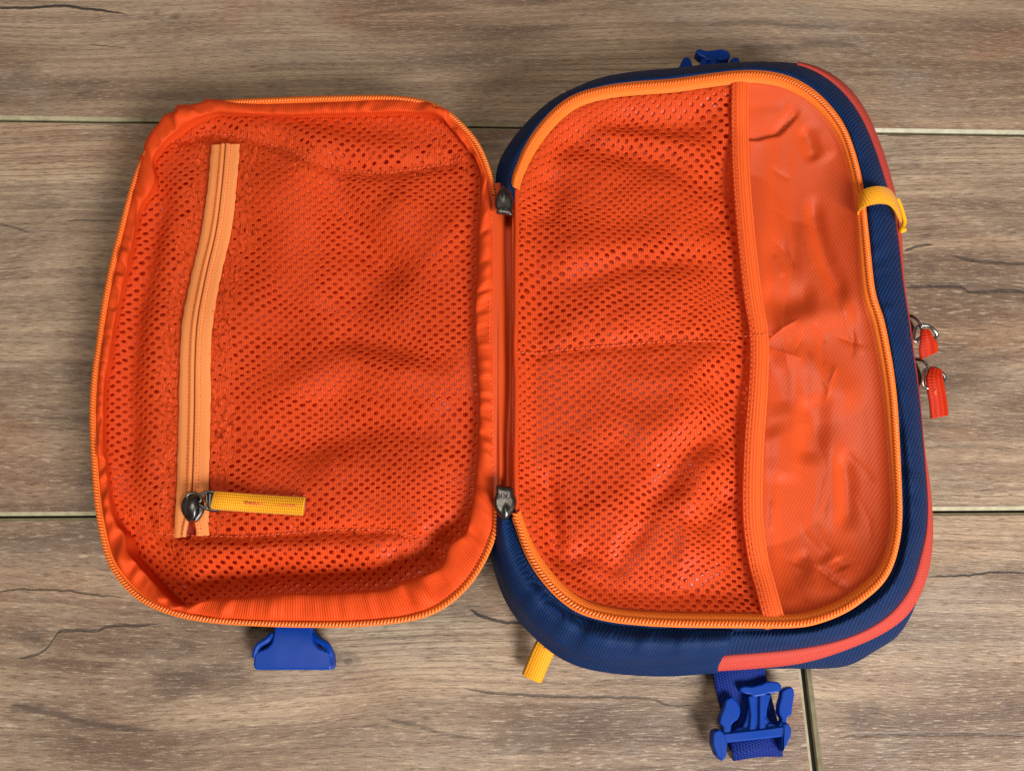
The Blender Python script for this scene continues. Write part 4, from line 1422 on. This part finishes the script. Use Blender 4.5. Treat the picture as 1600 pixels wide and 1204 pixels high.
# ---- hinge strip between lid and body
hu = np.linspace(762, 812, 30)
hv = np.linspace(286, 812, 120)
U, V = np.meshgrid(hu, hv, indexing='ij')
hz = (54.4 - 5.5 * np.exp(-((U - 793) / 9.0) ** 2) - 1.5 * sstep(795, 806, U) + np.clip((U - 776) / 8.0, 0, 1) * ( 2.2 * noise((U - 0.010 * V) / 9.0, V / 190, 101) + 1.2 * noise(U / 5.0, V / 260 + 4, 102) - 2.5 * np.exp(-((U - 797) / 5) ** 2) + 1.5)) * MM
hinge = loft('hinge_panel', W(U, V, hz), M['lining'], bag, False)


def bullet_slider(sign, pts, text_c, text_rot, bump):
    o = dome('end_stop', pts, 58.0 * MM, 5.0 * MM, M['gun'], bag, bumps=bump)
    cu = bpy.data.curves.new('lettering', 'FONT')
    cu.body = 'YKK'
    cu.align_x = 'CENTER'; cu.align_y = 'CENTER'
    cu.size = 3.6 * MM
    cu.extrude = 0.12 * MM
    to = bpy.data.objects.new('tmp_text', cu)
    COL.objects.link(to)
    bpy.context.view_layer.update()
    me = bpy.data.meshes.new_from_object(to.evaluated_get(bpy.context.evaluated_depsgraph_get()))
    bpy.data.objects.remove(to)
    c = w1(*text_c, 62.95 * MM)
    me.transform(Matrix.Translation(c) @ Matrix.Rotation(text_rot, 4, 'Z'))
    me.materials.clear(); me.materials.append(M['letter'])
    l = bpy.data.objects.new('lettering', me)
    COL.objects.link(l); l.parent = o
    return o


bullet_slider(1, [(787, 290), (779, 298), (774, 309), (773, 320), (776, 328), (776, 334), (788, 336), (800, 338), (801, 330), (803, 318), (800, 305), (795, 295)], (788, 327), -0.06, ((788, 305, 4, 0.9 * MM, 6),))
bullet_slider(-1, [(776, 757), (789, 759), (801, 761), (803, 770), (807, 782), (804, 795), (797, 806), (790, 812), (781, 807), (773, 795), (771, 782), (775, 770)], (789, 774), math.pi - 0.06, ((790, 796, 4, 0.9 * MM, 6),))

# ---- yellow loop on the right edge and its hook
lp = catmull(np.array([W(1342, 322, 59.6 * MM), W(1345, 316, 62.5 * MM), W(1356, 309, 65 * MM), W(1372, 305.5, 64.5 * MM), W(1386, 308, 60 * MM), W(1395, 317, 54 * MM), W(1401, 330, 48 * MM), W(1405, 343, 42 * MM)]), False, 12)
# the loop's cloth runs 45 px tall along the edge: normals lean with the path
T = np.gradient(lp, axis=0); T /= np.linalg.norm(T, axis=1)[:, None]
side = np.tile(np.array([0.13, 0.99, 0.0]), (len(lp), 1))
nrm = np.cross(T, side); nrm /= np.linalg.norm(nrm, axis=1)[:, None]
wl = np.interp(np.linspace(0, 1, len(lp)), [0, 0.25, 0.6, 0.85, 1], [10.5, 9.6, 9.0, 8.0, 4.5]) * MM
loop = sweep('strap_loop', lp, np.array([strap_sec(a, 1.2 * MM) for a in wl]), M['yellow'], bag, normal=nrm)
hp = catmull(np.array([W(1402, 310, 44 * MM), W(1407, 322, 42.5 * MM), W(1411, 336, 41 * MM), W(1413, 347, 40 * MM), W(1410, 357, 40 * MM), W(1412, 363, 39.5 * MM)]), False, 8)
sweep('strap_hook', hp, np.array([circle_sec(r * MM, 8, 1.1) for r in np.interp(np.linspace(0, 1, len(hp)), [0, 0.5, 0.72, 0.86, 1], [0.8, 1.1, 0.9, 1.9, 1.5])]), M['yellow_plastic'], loop)

# ---- yellow tab under the body at the lower left
tp = catmull(np.array([W(860, 998, 14 * MM), W(851, 1012, 13 * MM), W(842, 1032, 9 * MM), W(832, 1056, 4 * MM)]), False, 12)
ptab = sweep('pull_tab', tp, strap_sec(10.0 * MM, 2.6 * MM), M['yellow'], bag)
B = Batch()
bar_tack(B, (852, 1010), (841, 1036), 2.6, lambda s: (16.0 - 5.2 * s) * MM, 16, 0.25 * MM)
o = B.build('bar_tack', M['thread_pink'], ptab); o['kind'] = 'stuff'

# ---- two pulls on the coral zipper
def side_pull(pts_bridge, loop_pts, tab_pts, zc, tabw, body):
    o = dome('zipper_slider', body, zc - 2 * MM, 3.2 * MM, M['gun'], side_zip)
    q = catmull(np.array([W(a, b, zc + c * MM) for a, b, c in pts_bridge]), False, 8)
    sweep('slider_bridge', q, strap_sec(2.3 * MM, 1.1 * MM), M['gun'], side_zip, normal=np.array([0.7, 0.4, 0.6]))
    q = catmull(np.array([W(a, b, zc + c * MM) for a, b, c in loop_pts]), True, 6)
    sweep('pull_ring', q, circle_sec(0.72 * MM, 8, 1.25), M['steel'], side_zip, closed=True)
    q = catmull(np.array([W(a, b, zc + c * MM) for a, b, c in tab_pts]), False, 10)
    wv = np.interp(np.linspace(0, 1, len(q)), np.linspace(0, 1, len(tabw)), tabw) * MM
    sweep('pull_tab', q, np.array([strap_sec(a, 1.8 * MM) for a in wv]), M['orange_tab'], side_zip)


side_pull([(1418, 494, -1), (1427, 497, 2), (1436, 507, 3.2), (1438, 515, 2)],
          [(1432, 512, 2.0), (1448, 508, 3.2), (1460, 516, 2.8), (1464, 524, 1.6), (1458, 529, 1.5), (1442, 526, 2.2), (1430, 533, 3.0), (1427, 527, 2.4)],
          [(1444, 516, 2.4), (1446, 527, 2.2), (1448, 540, 0.2), (1449, 553, -3.0)], 34 * MM, [4.5, 6.5, 10.5, 11.0],
          [(1420, 498), (1427, 506), (1431, 518), (1430, 530), (1424, 536), (1414, 520)])
side_pull([(1428, 562, -1), (1438, 564, 2.0), (1446, 570, 3.0), (1450, 578, 2)],
          [(1446, 578, 3.0), (1462, 575, 3.8), (1474, 585, 3.0), (1476, 592, 2.4), (1468, 600, 2.6), (1452, 606, 3.0), (1443, 602, 2.8), (1443, 590, 3.0)],
          [(1461, 577, 2.6), (1459, 592, 3.2), (1461, 610, 1.6), (1464, 630, -1.5), (1466, 650, -4.5)], 33 * MM, [6.0, 8.5, 9.2, 9.4, 9.4],
          [(1430, 566), (1437, 576), (1441, 590), (1438, 602), (1430, 606), (1424, 588)])
B = Batch()
bar_tack(B, (1461, 609), (1464, 632), 2.4, lambda s: 33 * MM + (3.9 - 4.6 * s) * MM, 15, 0.2 * MM)
o = B.build('bar_tack', M['thread_pink'], side_zip); o['kind'] = 'stuff'

# ---- blue buckles


def rounded(pts, r=3.0, n=4):
    """round the corners of a polygon"""
    p = np.asarray(pts, float)
    out = []
    for i in range(len(p)):
        a, b, c = p[i - 1], p[i], p[(i + 1) % len(p)]
        d1 = a - b; d2 = c - b
        l1, l2 = np.hypot(*d1), np.hypot(*d2)
        rr = min(r, l1 * 0.45, l2 * 0.45)
        s, e = b + d1 / l1 * rr, b + d2 / l2 * rr
        for t_ in np.linspace(0, 1, n):
            out.append((1 - t_) ** 2 * s + 2 * t_ * (1 - t_) * b + t_ ** 2 * e)
    return np.array(out)


def flat_caps(o):
    for p in o.data.polygons:
        if p.loop_total > 6:
            p.use_smooth = False


def socket():
    pts = [(428, 968), (487, 968), (488, 990), (491, 1003), (498, 1011), (508, 1015), (518, 1019), (519, 1040), (516, 1046), (399, 1046), (395, 1040), (397, 1019), (407, 1015), (417, 1011), (424, 1003), (427, 990)]
    B = Batch()
    B.add(*prism_arrays(rounded(pts, 4), 1.2 * MM, 10.5 * MM, 3.5))
    # sprung-arm windows: a low web in the shoulder and the rim that closes it
    for sx in (-1, 1):
        X = lambda x: 457.5 + sx * (x - 457.5)
        B.add(*prism_arrays(rounded([(X(486), 985), (X(494), 990), (X(516), 1012), (X(516), 1030), (X(486), 1030)], 3), 1.4 * MM, 4.5 * MM, 1.5))
        rim = [(X(489.5), 990, 8.4), (X(496), 998, 9.2), (X(504), 1003, 9.4), (X(511), 1008, 9.4), (X(515.5), 1017, 9.2), (X(516.5), 1026, 8.8)]
        B.sweep(catmull(np.array([W(a_, b_, c_ * MM) for a_, b_, c_ in rim]), False, 6), circle_sec(1.5 * MM, 8))
    o = B.build('buckle_socket', M['blue'], bag)
    shade_auto(o, 40); flat_caps(o)
    sweep('strap', catmull(np.array([W(457, 930, 8 * MM), W(457, 960, 7 * MM), W(457, 985, 6 * MM)]), False, 6), strap_sec(17 * MM, 1.4 * MM), M['blue_web'], bag)
    return o


socket()


def plug(M2, z0, name='buckle_plug', tilt=None):
    """male half: base bar frame, two sprung prongs, centre tongue with a bow shaped head.
    local units: pixels, x to the right, y down, origin at the middle of the base"""
    def X(pts):
        p = np.asarray(pts, float)
        return (M2 @ np.c_[p, np.ones(len(p))].T).T[:, :2]
    Bt = Batch()
    z = z0

    def lean(pts):
        return [(x * (1.12 if y < -60 else 1.0) - (y + 18) * 0.17, y * 1.05) for x, y in pts]

    def add(pts, za, zb, bev, r=2.5):
        Bt.add(*prism_arrays(X(rounded(pts, r)), z + za * MM, z + zb * MM, bev, tilt))
    Z = lambda pts: [((x - 500) / 4.0, (y - 970) / 4.0) for x, y in pts]
    # side cheeks of the frame and its cross bar
    add(Z([(265, 950), (300, 938), (326, 962), (348, 1018), (342, 1110), (312, 1140), (280, 1105), (256, 1040), (256, 980)]), 0.0, 7.6, 2.5)
    add(Z([(696, 900), (730, 905), (750, 940), (746, 978), (722, 1032), (692, 1086), (684, 1060), (690, 985)]), 0.0, 7.6, 2.5)
    add(Z([(320, 962), (420, 950), (600, 930), (705, 915), (716, 950), (694, 986), (346, 1024), (324, 1005)]), 1.0, 7.2, 2.6, 2.2)
    # sprung prongs with arrow heads, on arms rooted in the bar
    add(Z([(350, 742), (378, 735), (407, 760), (427, 800), (430, 840), (412, 880), (386, 895), (372, 915), (368, 990), (322, 990), (320, 920), (298, 902), (304, 860), (328, 800), (338, 760)]), 1.4, 6.6, 2.6, 2.2)
    add(Z([(690, 698), (712, 680), (745, 671), (764, 690), (767, 720), (757, 790), (749, 852), (722, 862), (716, 890), (738, 930), (706, 955), (664, 945), (664, 915), (690, 880), (668, 840), (670, 790), (684, 740)]), 1.4, 6.6, 2.6, 2.2)
    # centre tongue: a web that flares at the root, two ribs, a bow shaped head
    add(Z([(472, 735), (622, 715), (598, 800), (592, 860), (652, 945), (420, 968), (464, 880), (480, 800)]), 1.8, 5.3, 2.0, 2.0)
    add(Z([(478, 730), (524, 726), (526, 960), (482, 966), (492, 850)]), 4.0, 6.7, 1.8, 3)
    add(Z([(548, 722), (600, 714), (578, 860), (588, 952), (546, 958)]), 4.0, 6.7, 1.8, 3)
    add(Z([(426, 700), (424, 680), (446, 667), (500, 671), (560, 656), (582, 644), (622, 638), (666, 644), (687, 665), (686, 692), (664, 707), (626, 716), (600, 716), (586, 726), (510, 738), (494, 722), (462, 718)]), 1.6, 7.0, 2.6, 2.2)
    # root tabs beside the tongue
    add(Z([(398, 935), (440, 925), (440, 975), (390, 980)]), 1.4, 6.0, 1.8, 3)
    add(Z([(600, 900), (640, 905), (668, 925), (650, 965), (596, 960)]), 1.4, 6.0, 1.8, 3)
    o = Bt.build(name, M['blue'], bag)
    shade_auto(o, 40); flat_caps(o)
    return o


def mat2(c, ang, s=1.0, sx=1.0):
    ca, sa = math.cos(ang) * s, math.sin(ang) * s
    return np.array([[ca * sx, -sa, c[0]], [sa * sx, ca, c[1]], [0, 0, 1]])


MB = mat2((1175, 1146.5), 0.0)
bp = plug(MB, 6 * MM)
# webbing: from under the bag to the buckle and round its bar
st = sweep('strap', catmull(np.array([W(1150, 1010, 10 * MM), W(1154, 1050, 9 * MM), W(1163, 1090, 5.5 * MM), W(1172, 1125, 3.5 * MM), W(1178, 1152, 2.0 * MM), W(1180, 1165, 1.5 * MM)]), False, 12), strap_sec(24.5 * MM, 1.5 * MM), M['blue_web'], bag)
q = catmull(np.array([W(1178, 1146, 3 * MM), W(1178.5, 1150, 6.3 * MM), W(1179.5, 1157, 7.4 * MM), W(1181, 1166, 7.5 * MM), W(1181.8, 1171, 7.0 * MM), W(1182.6, 1177, 5.2 * MM), W(1182.8, 1178.5, 2.5 * MM), W(1182, 1174, 0.8 * MM)]), False, 5)
T = np.gradient(q, axis=0); T /= np.linalg.norm(T, axis=1)[:, None]
nn = np.cross(T, np.tile(np.array([-0.99, -0.11, 0.0]), (len(q), 1)))
nn *= np.sign(nn[8, 2])
sweep('webbing_wrap', q, strap_sec(22.5 * MM, 1.0 * MM), M['blue_web'], st, normal=nn)

MT = mat2((1090, 146), 0.20, 0.92, 0.90)
plug(MT, 16 * MM)
sweep('strap', catmull(np.array([W(1121, 150, 9 * MM), W(1121, 190, 9 * MM), W(1121, 240, 9 * MM)]), False, 6), strap_sec(24 * MM, 1.5 * MM), M['blue_web'], bag)

# origin of the bag at its base: nothing else to move, all parts are in world coordinates
sc.render.engine = 'CYCLES'
sc.cycles.max_bounces = 8
sc.cycles.diffuse_bounces = 5
